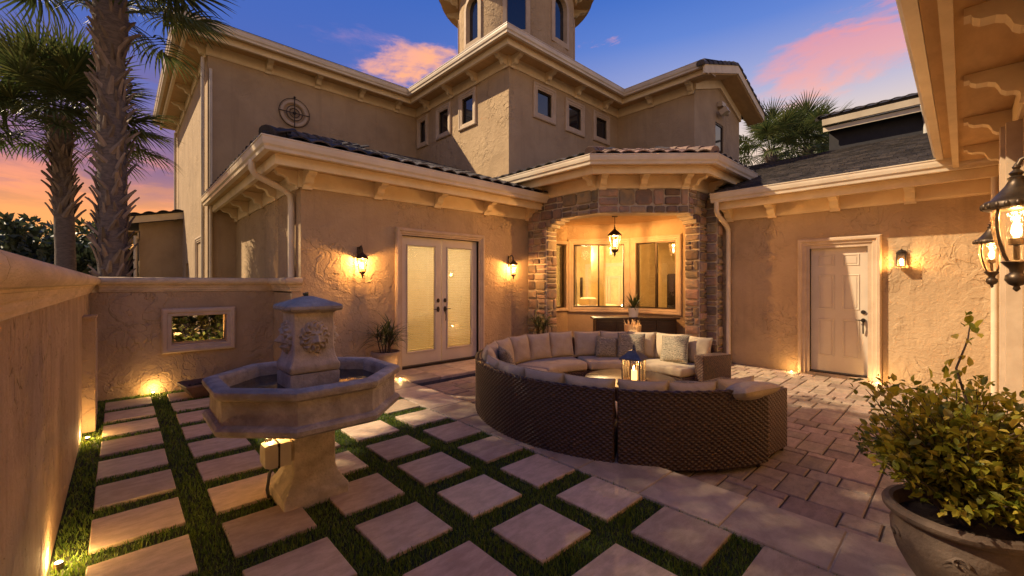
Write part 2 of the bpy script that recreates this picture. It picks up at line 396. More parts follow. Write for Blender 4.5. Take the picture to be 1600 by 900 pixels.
def offs(path, o):
    n = len(path); out = []
    for i in range(n):
        p = Vector(path[i]); ns = []
        if i > 0: d = (p - Vector(path[i - 1])).normalized(); ns.append(Vector((d.y, -d.x)))
        if i < n - 1: d = (Vector(path[i + 1]) - p).normalized(); ns.append(Vector((d.y, -d.x)))
        if len(ns) == 1: q = p + ns[0] * o
        else:
            m = (ns[0] + ns[1]); q = p + m * (o / max(.2, m.dot(ns[0])))
        out.append((q.x, q.y))
    return out
def cornice(mb, path, prof):
    cols = [offs(path, o) for o, z in prof]
    mb.loops([[(cols[k][i][0], cols[k][i][1], prof[k][1]) for k in range(len(prof))] for i in range(len(path))])
    return mb
def eave(house, path, F, ext=None):
    def s(name, prof, mt):
        p = list(path) if (ext is None or name == 'frieze_board') else list(path[:-1]) + [ext]
        obj(name, cornice(MB(), p, [(o, z + F) for o, z in prof]), mt, house)
    s('frieze_board', [(-.05, 0), (.028, 0), (.028, .02), (.035, .03), (.035, .268), (-.05, .268)], 'trim_cream')
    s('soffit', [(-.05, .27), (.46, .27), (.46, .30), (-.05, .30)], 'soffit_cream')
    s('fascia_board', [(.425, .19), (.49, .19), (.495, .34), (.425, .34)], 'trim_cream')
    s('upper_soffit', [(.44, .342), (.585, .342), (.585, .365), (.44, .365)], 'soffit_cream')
    s('gutter', [(.588, .33), (.665, .33), (.672, .375), (.695, .405), (.705, .46), (.705, .50), (.715, .505), (.715, .522), (.69, .522), (.69, .50), (.60, .50), (.588, .52)], 'gutter_metal')
CORB = [(.03, 0), (.045, .0), (.055, .03), (.075, .045), (.11, .05), (.135, .075), (.145, .11), (.16, .145), (.195, .165), (.25, .17), (.275, .19), (.285, .215), (.31, .215), (.31, .267), (.03, .267)]
def corbel_mesh(wd=.13, k=1.0):
    mb = MB(); mb.loops([[(sx * wd / 2, o * k, z) for o, z in CORB] for sx in (-1, 1)])
    mb.loops([[(sx * (wd / 2 + .012), o, z) for o, z in ((.03, -.03), (.06, -.03), (.06, .006), (.03, .006))] for sx in (-1, 1)])
    return mb.mesh('corbel')
CORB = [(o * 1.22, z) for o, z in CORB]
CM = corbel_mesh(); CM.materials.append(MATS['trim_cream'])
def corbel(house, x, y, F, nx, ny):                 # n = outward normal of the wall
    o = bpy.data.objects.new('corbel', CM); C.objects.link(o); o.parent = house
    o.location = Vector((x, y, F)) - wloc(house); o.rotation_euler = (0, 0, math.atan2(-nx, ny)); return o

ground_spots = []
def wall(mb, p0, p1, z0, z1, th, holes=()):
    """wall from p0 to p1, outside face on the right side of the path, holes = (s0,s1,z0,z1)"""
    p0 = Vector(p0); p1 = Vector(p1); L = (p1 - p0).length; d = (p1 - p0) / L; n = Vector((d.y, -d.x))
    def bx(s0, s1, a, b):
        q = [p0 + d * s0, p0 + d * s1, p0 + d * s1 - n * th, p0 + d * s0 - n * th]
        mb.prism([(v.x, v.y) for v in q], a, b)
    xs = sorted(set([0, L] + [h for H in holes for h in H[:2]]))
    for a, b in zip(xs, xs[1:]):
        m = (a + b) / 2; cut = sorted([(H[2], H[3]) for H in holes if H[0] < m < H[1]]); z = z0
        for c, e in cut:
            if c > z + 1e-4: bx(a, b, z, c)
            z = e
        if z1 > z + 1e-4: bx(a, b, z, z1)
    return mb
class Face:                                          # a vertical wall plane: s along, n outwards
    def __init__(s, p0, p1):
        s.o = Vector(p0); s.d = (Vector(p1) - s.o).normalized(); s.n = Vector((s.d.y, -s.d.x)); s.L = (Vector(p1) - s.o).length
    def P(s, a, out, z): q = s.o + s.d * a + s.n * out; return (q.x, q.y, z)
    def box(s, mb, a0, a1, o0, o1, z0, z1):
        vs = [s.P(a, o, z) for z in (z0, z1) for a, o in ((a0, o0), (a1, o0), (a1, o1), (a0, o1))]
        return mb.add(vs, [(3, 2, 1, 0), (4, 5, 6, 7), (0, 1, 5, 4), (1, 2, 6, 5), (2, 3, 7, 6), (3, 0, 4, 7)])
    def ring(s, mb, a0, a1, z0, z1, prof, openb=False):
        # prof = closed list of (inset from the outer edge, outwards)
        Ls = []
        for sa, sz in ((0, 0), (1, 0), (1, 1), (0, 1)):
            Ls.append([s.P(a0 + w_ if sa == 0 else a1 - w_, o, (z0 if openb else z0 + w_) if sz == 0 else z1 - w_) for w_, o in prof])
        n = len(prof)
        if openb: order = [0, 3, 2, 1]; mb.loops([Ls[i] for i in order]); return mb
        vs = [p for L in Ls for p in L]; fs = []
        for k in range(4):
            for i in range(n):
                j = (i + 1) % n; k2 = (k + 1) % 4
                fs.append((k * n + i, k * n + j, k2 * n + j, k2 * n + i))
        return mb.add(vs, fs)
FR = [(0, -.02), (0, .045), (.02, .06), (.05, .06), (.06, .045), (.10, .045), (.115, .03), (.14, .03), (.14, -.02)]
def window(face, parent, a0, a1, z0, z1, trim=True, tw=.14, mull=0, glass='dark_glass', rec=.045, thin=.03, openb=False, name='window'):
    """a0..z1 is the clear opening"""
    e = empty(name, Vector(face.P((a0 + a1) / 2, 0, z0)) - wloc(parent)); e.parent = parent
    if trim:
        k = tw / .14
        obj('window_surround', face.ring(MB(), a0 - tw, a1 + tw, z0 - tw if not openb else z0, z1 + tw, [(w_ * k, o) for w_, o in FR], openb), 'window_trim', e)
    m = MB(); face.ring(m, a0 + .001, a1 - .001, z0 + .001, z1 - .001, [(0, -rec - .05), (0, -rec + .02), (thin, -rec + .02), (thin, -rec - .05)])
    for i in range(mull):
        s = a0 + (a1 - a0) * (i + 1) / (mull + 1); face.box(m, s - thin * .7, s + thin * .7, -rec - .045, -rec + .025, z0 + thin, z1 - thin)
    obj('sash', m, 'bronze_black', e)
    xs = [a0 + (a1 - a0) * i / (mull + 1) for i in range(mull + 2)]
    for s0, s1 in zip(xs, xs[1:]):
        obj('pane', face.box(MB(), s0 + thin * .75, s1 - thin * .75, -rec - .012, -rec - .006, z0 + thin, z1 - thin), glass, e)
    return e

# ================================================================== GROUND
ZP = -.09                                                             # level of the paver patio
obj('ground', MB().add([(-400, -400, -.16), (400, -400, -.16), (400, 400, -.16), (-400, 400, -.16)], [(0, 1, 2, 3)]), 'ground_far', kind='structure')
lawn = empty('lawn', (1.3, 4, 0), kind='structure')
obj('lawn_soil', MB().prism([(-.31, -1.2), (2.985, -1.2), (2.985, 6.12), (2.14, 6.12), (2.14, 8.4), (-.31, 8.4)], -.15, -.028), 'lawn_soil', lawn)
STONES = []
sm = MB().cbox(-.2375, .2375, -.235, .235, -.045, 0, .006).mesh('stepping_stone'); sm.materials.append(MATS['travertine'])
for i in range(5):
    for j in range(-6, 8):
        x = -.1475 + .66 * i + .2375; y = 3.02 + .6595 * j + .235
        if x > 2.2 and y > 6: continue
        if y > 8.3 or y < -1: continue
        o = bpy.data.objects.new('stepping_stone', sm); C.objects.link(o); o.parent = lawn
        o.location = Vector((x + R.uniform(-.004, .004), y + R.uniform(-.004, .004), R.uniform(-.003, .003))) - lawn.location
        o.rotation_euler = (R.uniform(-.003, .003), R.uniform(-.003, .003), R.uniform(-.006, .006))
        STONES.append((x, y))
strip = empty('patio_border', (3.27, 3, 0), kind='structure')
slab_mesh = {}
def slab(x0, x1, y0, y1, par, mt='limestone_slab', name='border_slab', z=0, th=.05, c=.007, jit=.002):
    k = (round(x1 - x0, 3), round(y1 - y0, 3), mt)
    if k not in slab_mesh:
        a, b = k[0] / 2, k[1] / 2
        slab_mesh[k] = MB().cbox(-a, a, -b, b, -th, 0, c).mesh(name); slab_mesh[k].materials.append(MATS[mt])
    o = bpy.data.objects.new(name, slab_mesh[k]); C.objects.link(o); o.parent = par
    o.location = Vector(((x0 + x1) / 2, (y0 + y1) / 2, z + R.uniform(-jit, jit))) - wloc(par)
    o.rotation_euler = (R.uniform(-.003, .003), R.uniform(-.003, .003), 0); return o
for j in range(-4, 10):
    y = .527 + .6085 * j; slab(2.99, 3.555, y + .004, y + .6085 - .004, strip)
obj('bedding_mortar', MB().box(2.985, 3.54, -2, 7.32, -.15, -.012).box(2.14, 2.985, 6.12, 7.32, -.15, -.012).box(3.54, 7.38, 6.33, 7.32, -.15, -.012), 'mortar', strip)
for j in range(2):
    y = 6.12 + .6 * j
    for x0, x1 in ((2.145, 2.56), (2.565, 2.98), (2.99, 3.555)):
        if j == 0 and x0 > 2.9: continue
        slab(x0 + .003, x1 - .003, y + .004, min(7.31, y + .596), strip)
for x0 in np.arange(3.565, 7.2, .61):
    slab(x0 + .003, min(7.37, x0 + .607), 6.325, 6.83, strip, name='platform_slab'); slab(x0 + .003, min(7.37, x0 + .607), 6.838, 7.31, strip, name='platform_slab')
for k, x0 in enumerate(np.arange(3.57, 7.2, .42)):
    obj('riser_block', MB().cbox(x0 + .003, x0 + .415, 6.318, 6.345, -.15, -.05, .003), 'riser_grey', strip)
# paver patio: random ashlar
patio = empty('paver_patio', (6.5, 2.5, ZP), kind='structure')
obj('paver_bedding', MB().prism([(3.54, -8), (12, -8), (12, 7.4), (3.54, 7.4)], -.155, ZP - .012), 'paver_sand', patio)
U = .118; x0g, y0g = 3.56, -1.5; nx, ny = 54, 66
occ = np.zeros((nx, ny), bool); pv = []
for j in range(ny):
    for i in range(nx):
        if occ[i, j]: continue
        opts = [(3, 2), (3, 2), (3, 2), (4, 2), (3, 3), (2, 2), (4, 3)]; R.shuffle(opts); opts += [(2, 2), (3, 1), (2, 1), (1, 2), (1, 1)]
        for a, b in opts:
            if i + a <= nx and j + b <= ny and not occ[i:i + a, j:j + b].any():
                occ[i:i + a, j:j + b] = True; pv.append((x0g + i * U, y0g + j * U, a * U, b * U)); break
def visible(x, y):
    if x > 9.8 or y < -.36: return False
    d = x * math.sin(AZ) + y * math.cos(AZ); u = (x * math.cos(AZ) - y * math.sin(AZ)) / d
    if d < .5 or u > 1.23 or (1.65 - ZP) / d * 657 > 460: return False
    r = math.hypot(x - 5.1, y - 3.2)
    if .7 < r < 1.95 and not (x > 6.0 and y < 3): return False
    if y > 6.3 and x < 7.3: return False
    return True
pv = [p for p in pv if visible(p[0] + p[2] / 2, p[1] + p[3] / 2) or True]
pv.sort(key=lambda p: (not visible(p[0] + p[2] / 2, p[1] + p[3] / 2), math.hypot(p[0], p[1])))
rest = MB(); npv = 0; g = .006
for (x, y, a, b) in pv:
    if y > 6.3 and x < 7.3: continue
    x1 = min(x + a, 9.82)
    if x1 - x < .06: continue
    if npv < 290 and visible(x + a / 2, y + b / 2):
        slab(x + g, x1 - g, y + g, y + b - g, patio, 'paver_clay', 'paver', ZP, .05, .009, .004); npv += 1
    else: rest.cbox(x + g, x1 - g, y + g, y + b - g, ZP - .05, ZP, .006)
link('pavers_far', rest.mesh('pavers_far', fix=False), 'paver_clay', patio, kind='stuff')

# grass blades
rg = np.random.default_rng(3)
def grass():
    n = 190000
    x = rg.uniform(-.30, 2.985, n); y = rg.uniform(.3, 8.38, n)
    # fewer far away: keep probability by distance
    d = np.hypot(x, y); keep = rg.random(n) < np.clip(2.6 / d, .35, 1)
    keep &= ~((x > 2.14) & (y > 6.11))
    cx = (x + .1475) % .66; cy = (y - 3.02) % .6595
    m = .002; inst = (cx > m) & (cx < .475 - m) & (cy > m) & (cy < .47 - m) & (x > -.1475)
    inst &= ~((x > 2.2) & (y > 6.0)) & ~(y > 8.15)
    keep &= ~inst
    x, y = x[keep], y[keep]; n = len(x)
    h = rg.uniform(.020, .040, n) * (1 + .25 * np.sin(x * 9) * np.sin(y * 7)); a = rg.uniform(0, 2 * PI, n); w_ = rg.uniform(.0018, .0034, n) * (1 + .12 * np.hypot(x, y))
    lx, ly = rg.normal(0, .010, n), rg.normal(0, .010, n); dx, dy = np.cos(a) * w_, np.sin(a) * w_
    z0 = np.full(n, -.03)
    P = np.stack([np.stack([x - dx, y - dy, z0], 1), np.stack([x + dx, y + dy, z0], 1),
                  np.stack([x + lx * .4 + dx * .7, y + ly * .4 + dy * .7, z0 + h * .6], 1), np.stack([x + lx * .4 - dx * .7, y + ly * .4 - dy * .7, z0 + h * .6], 1),
                  np.stack([x + lx, y + ly, z0 + h], 1)], 1).reshape(-1, 3)
    b = np.arange(n)[:, None] * 5
    F = np.concatenate([b + [[0, 1, 2]], b + [[0, 2, 3]], b + [[3, 2, 4]]])
    return fastmesh('grass', P, F)
link('grass', grass(), 'grass_blade', kind='stuff', label='short green turf growing in the gaps between the stepping stones')

# ================================================================== GARDEN WALLS
CAP = [(0.0, 1.525), (.016, 1.525), (.016, 1.55), (.032, 1.553), (.032, 1.588), (.046, 1.591), (.05, 1.618), (.062, 1.622), (.062, 1.632), (.088, 1.64), (.106, 1.662), (.112, 1.69), (.106, 1.716), (.088, 1.736), (.06, 1.744), (-.26, 1.744), (-.28, 1.71), (-.26, 1.66), (-.22, 1.64), (-.22, 1.50)]
gw = empty('garden_wall', (-.31, 4, 0), 'long tan stucco garden wall with rounded cap running down the left side of the lawn', 'wall')
obj('wall_body', MB().box(-.51, -.31, -3, 8.6, -.15, 1.52), 'stucco_drag', gw)
for k in range(10):
    y0 = -3 + k * 1.15; obj('cap_stone', cornice(MB(), [(-.31, y0 + .003), (-.31, min(8.4, y0 + 1.147))], CAP), 'cap_cast_stone', gw, 32)
obj('cap_bed', MB().box(-.50, -.30, -3, 8.4, 1.52, 1.68), 'mortar', gw)
# niche box near the corner, with a slotted face
obj('niche_box', MB().box(-.31, -.205, 6.62, 7.0, .0, 1.26).box(-.31, -.195, 6.60, 7.02, 1.26, 1.285), 'stucco_yard', gw)
obj('niche_slot', MB().box(-.2055, -.198, 6.90, 6.97, .12, 1.12), 'window_trim', gw)
bw = empty('garden_wall', (.9, 8.4, 0), 'low stucco wall across the back of the lawn with a framed opening onto the shrubs', 'wall')
f = Face((-.31, 8.4), (2.14, 8.4))
mb = MB(); wall(mb, (-.31, 8.4), (2.14, 8.4), -.15, 1.52, .2, [(.575 + .31, 1.282 + .31, .712, 1.155)])
obj('wall_body', mb, 'stucco_yard', bw)
obj('wall_return', MB().box(2.0, 2.137, 7.312, 8.395, -.15, 1.52), 'stucco_yard', bw)
obj('wall_cap', cornice(MB(), [(-.225, 8.4), (1.995, 8.4), (1.995, 7.31), (2.137, 7.31)], [(o, z) for o, z in CAP[:15]] + [(-.1, 1.744), (-.1, 1.50)]), 'cap_cast_stone', bw, 32)
obj('wall_cap_fill', MB().box(-.31, 2.13, 8.42, 8.66, 1.50, 1.74).box(2.0, 2.13, 7.33, 8.42, 1.50, 1.7395), 'trim_cream', bw)
obj('opening_frame', f.ring(MB(), .461 + .31, 1.418 + .31, .567, 1.262, [(0, -.02), (0, .05), (.02, .07), (.06, .07), (.075, .05), (.115, .05), (.125, .03), (.125, -.1), (.115, -.12)]), 'window_trim', bw)
# wrought scrolls in the opening
m = MB()
for k in range(7):
    cx, cz = .64 + k * .095, .93 + .07 * math.sin(k * 2.1)
    pts = [(cx + .016 * t * math.cos(t * (1 if k % 2 else -1) + k), 8.52, cz + .016 * t * math.sin(t * (1 if k % 2 else -1) + k)) for t in [q * .5 for q in range(1, 15)]]
    m.tube(pts, .006, 5)
obj('iron_scroll', m, 'iron_black', bw, 60)

# ================================================================== HOUSE
house = empty('courtyard_house', (2.14, 7.32, 0), 'two storey tan stucco house with round turret, stone clad bay and dark tiled roofs', 'house')
FW, FA, FT, FR_, FPZ = 3.21, 7.24, 3.65, 3.03, 3.20
# --- low wing
fr = Face((2.14, 7.32), (7.37, 7.32))
DX0, DX1 = 3.93, 5.80; DZ = 2.58
m = MB(); wall(m, (2.14, 12.6), (2.14, 7.32), -.15, FW + .3, .2)
wall(m, (2.34, 7.32), (9.0, 7.32), -.15, FW + .3, .2, [(DX0 - 2.34, DX1 - 2.34, 0.01, DZ), (8.30 - 2.34, 8.80 - 2.34, 1.0, 2.70)])
obj('wing_wall', m, 'stucco_tan', house)
eave(house, [(2.14, 12.6), (2.14, 7.32), (7.37, 7.32)], FW)
for x in (2.225, 3.44, 4.706, 5.99, 7.30): corbel(house, x, 7.32, FW, 0, -1)
for y in (7.42, 8.7, 9.75, 11.0, 12.2): corbel(house, 2.14, y, FW, -1, 0)
# --- two storey part and tower
TP = [(1.57, 20.6), (1.57, 12.6), (7.307, 12.6), (7.307, 7.965), (12.3, 7.965), (12.3, 5.367)]
m = MB(); wall(m, (1.57, 20.6), (1.57, 12.6), -.15, 7.55, .2, [(3.2, 3.9, 0, 2.3)])
wall(m, (1.77, 12.6), (7.307, 12.6), -.15, 7.55, .2)
obj('upper_wall', m, 'stucco_smooth', house)
TW_B = [(7.37, 12.45, 6.24, 7.03)]
m = MB(); wall(m, (7.307, 12.8), (7.307, 7.965), 3.3, 7.55, .2, [(12.8 - 12.30, 12.8 - 11.98, 6.30, 6.98), (12.8 - 11.17, 12.8 - 10.68, 6.30, 6.98), (12.8 - 9.95, 12.8 - 9.45, 6.27, 7.00)])
obj('tower_wall', m, 'stucco_tan', house)
m = MB(); wall(m, (7.507, 7.965), (12.5, 7.965), 3.3, 7.55, .2, [(8.36 - 7.507, 8.93 - 7.507, 6.33, 6.97), (9.70 - 7.507, 10.27 - 7.507, 6.30, 6.94), (11.06 - 7.507, 11.62 - 7.507, 6.34, 6.95)])
wall(m, (12.3, 7.965), (12.3, 5.569), 3.3, 7.55, .2)
obj('tower_front_wall', m, 'stucco_smooth', house)
# gable end wall, raked top
m = MB(); gz = lambda x: 7.50 + .33 * (2.3 - abs(x - 14.1))
pts = [(12.5, 3.3), (13.80, 3.3), (13.80, 7.50 + .33 * 2.0), (12.5, 7.50 + .33 * .7)]
def slabxz(mb, poly, y0, y1): mb.loops([[(x, y, z) for x, z in poly] for y in (y0, y1)])
GX0, GX1, GZ0, GZ1 = 13.83, 14.47, 5.75, 6.80
slabxz(m, [(12.3, 3.3), (GX0, 3.3), (GX0, gz(GX0) - .02), (12.3, gz(12.3) - .02)], 5.367, 5.567)
slabxz(m, [(GX1, 3.3), (15.9, 3.3), (15.9, gz(15.9) - .02), (GX1, gz(GX1) - .02)], 5.367, 5.567)
slabxz(m, [(GX0, 3.3), (GX1, 3.3), (GX1, GZ0), (GX0, GZ0)], 5.367, 5.567)
slabxz(m, [(GX0, GZ1), (GX1, GZ1), (GX1, gz(GX1) - .02), (14.1, gz(14.1) - .02), (GX0, gz(GX0) - .02)], 5.367, 5.567)
obj('gable_wall', m, 'stucco_smooth', house)
ge = Face((12.3, 5.367), (15.9, 5.367))
window(ge, house, GX0 - 12.3, GX1 - 12.3, GZ0, GZ1, trim=False, thin=.05, rec=.04)
for dz0, dz1, yo, th, mt, nm in ((-.34, -.06, 5.31, .06, 'trim_cream', 'rake_frieze'), (-.06, .18, 4.78, .05, 'trim_cream', 'rake_board'), (-.09, -.06, 5.31, .0, 'soffit_cream', 'rake_soffit')):
    m = MB(); y0 = yo; y1 = yo + th if nm != 'rake_soffit' else 4.83
    w2 = 2.5 if nm != 'rake_frieze' else 1.83
    for sx in (-1, 1):
        slabxz(m, [(14.1, gz(14.1) + dz0), (14.1 + sx * w2, gz(14.1 + w2) + dz0), (14.1 + sx * w2, gz(14.1 + w2) + dz1), (14.1, gz(14.1) + dz1)], min(y0, y1), max(y0, y1))
    obj(nm, m, mt, house)
eave(house, TP, FA, (12.3, 4.79))
for y in (11.77, 10.47, 9.28, 8.06): corbel(house, 7.307, y, FA, -1, 0)
for x in (2.876, 4.114, 5.357, 6.563): corbel(house, x, 12.6, FA, 0, -1)
for x in (7.42, 8.713, 10.02, 11.45): corbel(house, x, 7.965, FA, 0, -1)
for y in (6.704, 5.45): corbel(house, 12.3, y, FA, -1, 0)
for y in (12.75, 14.2, 15.7, 17.3, 19): corbel(house, 1.57, y, FA, -1, 0)
fb = Face((7.307, 12.8), (7.307, 7.965))
for a, b, z0, z1 in ((.50, .82, 6.30, 6.98), (1.63, 2.12, 6.30, 6.98), (2.85, 3.35, 6.27, 7.00)): window(fb, house, a, b, z0, z1, tw=.16)
fc = Face((7.507, 7.965), (12.5, 7.965))
for a, b, z0, z1 in ((8.36, 8.93, 6.33, 6.97), (9.70, 10.27, 6.30, 6.94), (11.06, 11.62, 6.34, 6.95)): window(fc, house, a - 7.507, b - 7.507, z0, z1, tw=.17)
# upper roofs (hips)
def roofpoly(name, polys, mt='roof_underlay', par=None, th=.06):
    m = MB()
    for P_ in polys:
        m.loops([[p for p in P_], [(x, y, z + th) for x, y, z in P_]])
    return obj(name, m, mt, par or house)
zr = FA + .50
roofpoly('upper_roof', [[(.90, 11.93, zr), (9.5, 11.93, zr), (9.5, 16, zr + 1.42), (4.97, 16, zr + 1.42)], [(.90, 20.8, zr), (.90, 11.93, zr), (4.97, 16, zr + 1.42), (4.97, 20.8, zr + 1.42)],
                         [(4.97, 20.8, zr + 1.42), (4.97, 16, zr + 1.42), (9.5, 16, zr + 1.42), (9.5, 20.8, zr + 1.42)]])
roofpoly('tower_roof', [[(6.64, 7.3, zr), (13, 7.3, zr), (9.8, 10.5, zr + 1.1)], [(6.64, 14, zr), (6.64, 7.3, zr), (9.8, 10.5, zr + 1.1), (9.8, 14, zr + 1.1)], [(13, 7.3, zr), (13, 14, zr), (9.8, 14, zr + 1.1), (9.8, 10.5, zr + 1.1)]])
roofpoly('gable_roof', [[(11.63, 4.80, zr - .02), (14.1, 4.80, gz(14.1) + .20), (14.1, 13, gz(14.1) + .20), (11.63, 13, zr - .02)], [(14.1, 4.80, gz(14.1) + .20), (16.6, 4.80, gz(11.6) + .20), (16.6, 13, gz(11.6) + .20), (14.1, 13, gz(14.1) + .20)]])
# back of the house so that it is closed
obj('rear_wall', MB().box(1.77, 15.9, 20.4, 20.6, -.15, 7.5).box(15.7, 15.9, 5.57, 20.4, -.15, 7.5), 'stucco_smooth', house)

# roof tiles ----------------------------------------------------------
def tile_mesh(wd=.30, ln=.44, rise=.05, th=.022, name='roof_tile'):
    mb = MB(); n = 5; Ls = []
    for k, (yy, zz) in enumerate(((0, 0), (ln, -.012))):
        top = [(-wd / 2 + wd * i / n, yy, zz + rise * math.sin(PI * i / n) ** .8) for i in range(n + 1)]
        bot = [(x, y, z - th) for x, y, z in reversed(top)]
        Ls.append(top + bot)
    mb.loops(Ls); me = mb.mesh(name); return me
def hip_mesh(wd=.22, ln=.40, name='hip_tile'):
    mb = MB(); n = 6; Ls = []
    for yy, s, zz in ((0, 1.0, 0), (.02, 1.05, .0), (ln, .85, -.02)):
        top = [(-wd / 2 * s * math.cos(PI * i / n), yy, zz + .09 * s * math.sin(PI * i / n)) for i in range(n + 1)]
        Ls.append(top + [(wd / 2 * s, yy, -.05), (-wd / 2 * s, yy, -.05)])
    mb.loops(Ls); return mb.mesh(name)
TM = {}; HM = {}
for mt in ('roof_tile_dark', 'roof_tile_brown'):
    TM[mt] = tile_mesh(); TM[mt].materials.append(MATS[mt]); HM[mt] = hip_mesh(); HM[mt].materials.append(MATS[mt])
def place_tile(me, loc, lx, ly, par, name):
    lx = Vector(lx).normalized(); ly = Vector(ly).normalized(); lz = lx.cross(ly)
    o = bpy.data.objects.new(name, me); C.objects.link(o); o.parent = par
    Mx = Matrix((lx, ly, lz)).transposed().to_4x4(); o.rotation_euler = Mx.to_euler(); o.location = Vector(loc) - wloc(par)
    return o
def merge_tile(mb, me, loc, lx, ly):
    lx = Vector(lx).normalized(); ly = Vector(ly).normalized(); lz = lx.cross(ly); L = Vector(loc)
    mb.add([L + lx * v.co.x + ly * v.co.y + lz * v.co.z for v in me.vertices], [tuple(p.vertices) for p in me.polygons])
def tiled(p0, p1, z, pitch, depth, inside, par, mt, parts_rows=2, name='roof_tile'):
    """p0->p1 eave line (outside on the right); tiles climb to the left"""
    p0 = Vector(p0); p1 = Vector(p1); L = (p1 - p0).length; d = (p1 - p0) / L; n = Vector((-d.y, d.x))
    ly = Vector((n.x, n.y, pitch)); step = .36 * math.cos(math.atan(pitch)); me = TM[mt]; rest = MB(); k = 0
    rows = int(depth / step) + 1
    for r in range(rows):
        s = .15 + (.15 if False else 0)
        while s < L:
            q = p0 + d * s + n * (r * step)
            c = q + n * .2
            if inside(c.x, c.y):
                loc = (q.x, q.y, z + pitch * r * step + .045 + R.uniform(-.004, .004))
                lx = Vector((d.x, d.y, R.uniform(-.02, .02)))
                if r < parts_rows: place_tile(me, loc, lx, ly, par, name)
                else: merge_tile(rest, me, loc, lx, ly)
            s += .295
    if rest.v: link('roof_tiles_upper', rest.mesh('roof_tiles_upper', fix=False), mt, par, kind='stuff')
def hipline(a, b, par, mt, name='hip_tile'):
    a = Vector(a); b = Vector(b); L = (b - a).length; d = (b - a) / L; lx = d.cross(Vector((0, 0, 1))).normalized()
    for i in range(int(L / .34)):
        place_tile(HM[mt], a + d * (i * .34) + Vector((0, 0, .05)), lx, d, par, name)
# wing roof
zw = FW + .51; P = .35
roofpoly('wing_roof', [[(1.50, 6.68, zw), (8.2, 6.68, zw), (8.2, 12.6, zw + 2.07), (1.57 + 5.7, 12.6, zw + 2.07)], [(1.50, 12.6, zw), (1.50, 6.68, zw), (7.42, 12.6, zw + 2.07)]], th=.03)
tiled((1.5, 6.64), (7.35, 6.64), zw, P, 5.0, lambda x, y: (x - 1.5) > (y - 6.6) and y < 12.5 and not (x > 7.2 and y > 7.8), house, 'roof_tile_dark', 2)
tiled((1.46, 12.55), (1.46, 6.65), zw, P, 2.2, lambda x, y: (x - 1.5) < (y - 6.6) and x > 1.4, house, 'roof_tile_dark', 1)
hipline((1.50, 6.68, zw + .02), (4.0, 9.18, zw + .9), house, 'roof_tile_dark')

# --- stone clad bay ("portal") ------------------------------------------------
portal = [(7.37, 7.32), (7.37, 5.24), (8.72, 3.93), (9.83, 3.93)]
PF = [Face(portal[0], portal[1]), Face(portal[1], portal[2]), Face(portal[2], portal[3])]
sp = empty('stone_surround', Vector((8.3, 4.8, ZP)) - house.location); sp.parent = house
m = MB()
inner = offs(portal, -.34)
for i in range(3):
    m.loops([[(portal[i][0], portal[i][1], 3.13), (portal[i + 1][0], portal[i + 1][1], 3.13), (inner[i + 1][0], inner[i + 1][1], 3.13), (inner[i][0], inner[i][1], 3.13)],
             [(portal[i][0], portal[i][1], FT + .3), (portal[i + 1][0], portal[i + 1][1], FT + .3), (inner[i + 1][0], inner[i + 1][1], FT + .3), (inner[i][0], inner[i][1], FT + .3)]])
m.box(7.37, 7.72, 6.72, 7.315, -.15, 3.128)                               # left pier
m.box(9.26, 9.83, 3.93, 4.25, -.15, 3.128); m.box(9.58, 9.832, 3.68, 3.929, -.15, FT - .1)   # right pier and its return
obj('mortar_core', m, 'mortar', sp)
# arched haunches at the ends of the lintel
NST = [0]
def stone_on(face, a0, a1, z0, z1, out=0.0):
    g = .013 + R.uniform(0, .005); a0 += g; a1 -= g; z0 += g; z1 -= g
    if a1 - a0 < .03 or z1 - z0 < .03: return
    w_, h_ = a1 - a0, z1 - z0; c = min(w_, h_) * R.uniform(.07, .17); j = lambda: R.uniform(-.006, .006)
    base = [(a0 + c, z0), (a1 - c, z0), (a1, z0 + c), (a1, z1 - c), (a1 - c, z1), (a0 + c, z1), (a0, z1 - c), (a0, z0 + c)]
    base = [(a + j(), z + j()) for a, z in base]; t = R.uniform(.028, .05)
    am, zm = (a0 + a1) / 2, (z0 + z1) / 2
    Ls = [[face.P(a, out - .004, z) for a, z in base], [face.P(a, out + t * .6, z) for a, z in base],
          [face.P(am + (a - am) * (1 - .035 / w_ if w_ > .1 else .7), out + t + R.uniform(-.006, .006), zm + (z - zm) * (1 - .035 / h_ if h_ > .1 else .7)) for a, z in base]]
    mb = MB().loops(Ls, True, False, False); n0 = len(mb.v); mb.v.append(face.P(am + R.uniform(-.2, .2) * w_, out + t + R.uniform(.0, .016), zm))
    for i in range(8): mb.f.append((16 + i, 16 + (i + 1) % 8, n0))
    obj('stone', mb, 'field_stone', sp); NST[0] += 1
def ashlar(face, a0, a1, z0, z1, out=0.0, hmin=.11, hmax=.24, wmul=1.0):
    z = z0
    while z < z1 - .02:
        h = R.uniform(hmin, hmax)
        if z1 - (z + h) < hmin * .8: h = z1 - z
        a = a0
        while a < a1 - .01:
            w_ = R.uniform(.13, .36) * wmul
            if a1 - (a + w_) < .11: w_ = a1 - a
            if h > .17 and R.random() < .4:
                k = R.uniform(.4, .6); stone_on(face, a, a + w_, z, z + h * k, out); stone_on(face, a, a + w_, z + h * k, z + h, out)
            else: stone_on(face, a, a + w_, z, z + h, out)
            a += w_
        z += h
ashlar(PF[0], .0, PF[0].L, 3.13, FT, 0, .13, .27, 1.2); ashlar(PF[1], 0, PF[1].L, 3.13, FT, 0, .13, .27, 1.2); ashlar(PF[2], 0, PF[2].L - .02, 3.13, FT, 0, .13, .27, 1.2)
fL1 = Face((7.37, 7.315), (7.37, 6.72)); fL2 = Face((7.37, 6.72), (7.72, 6.72))
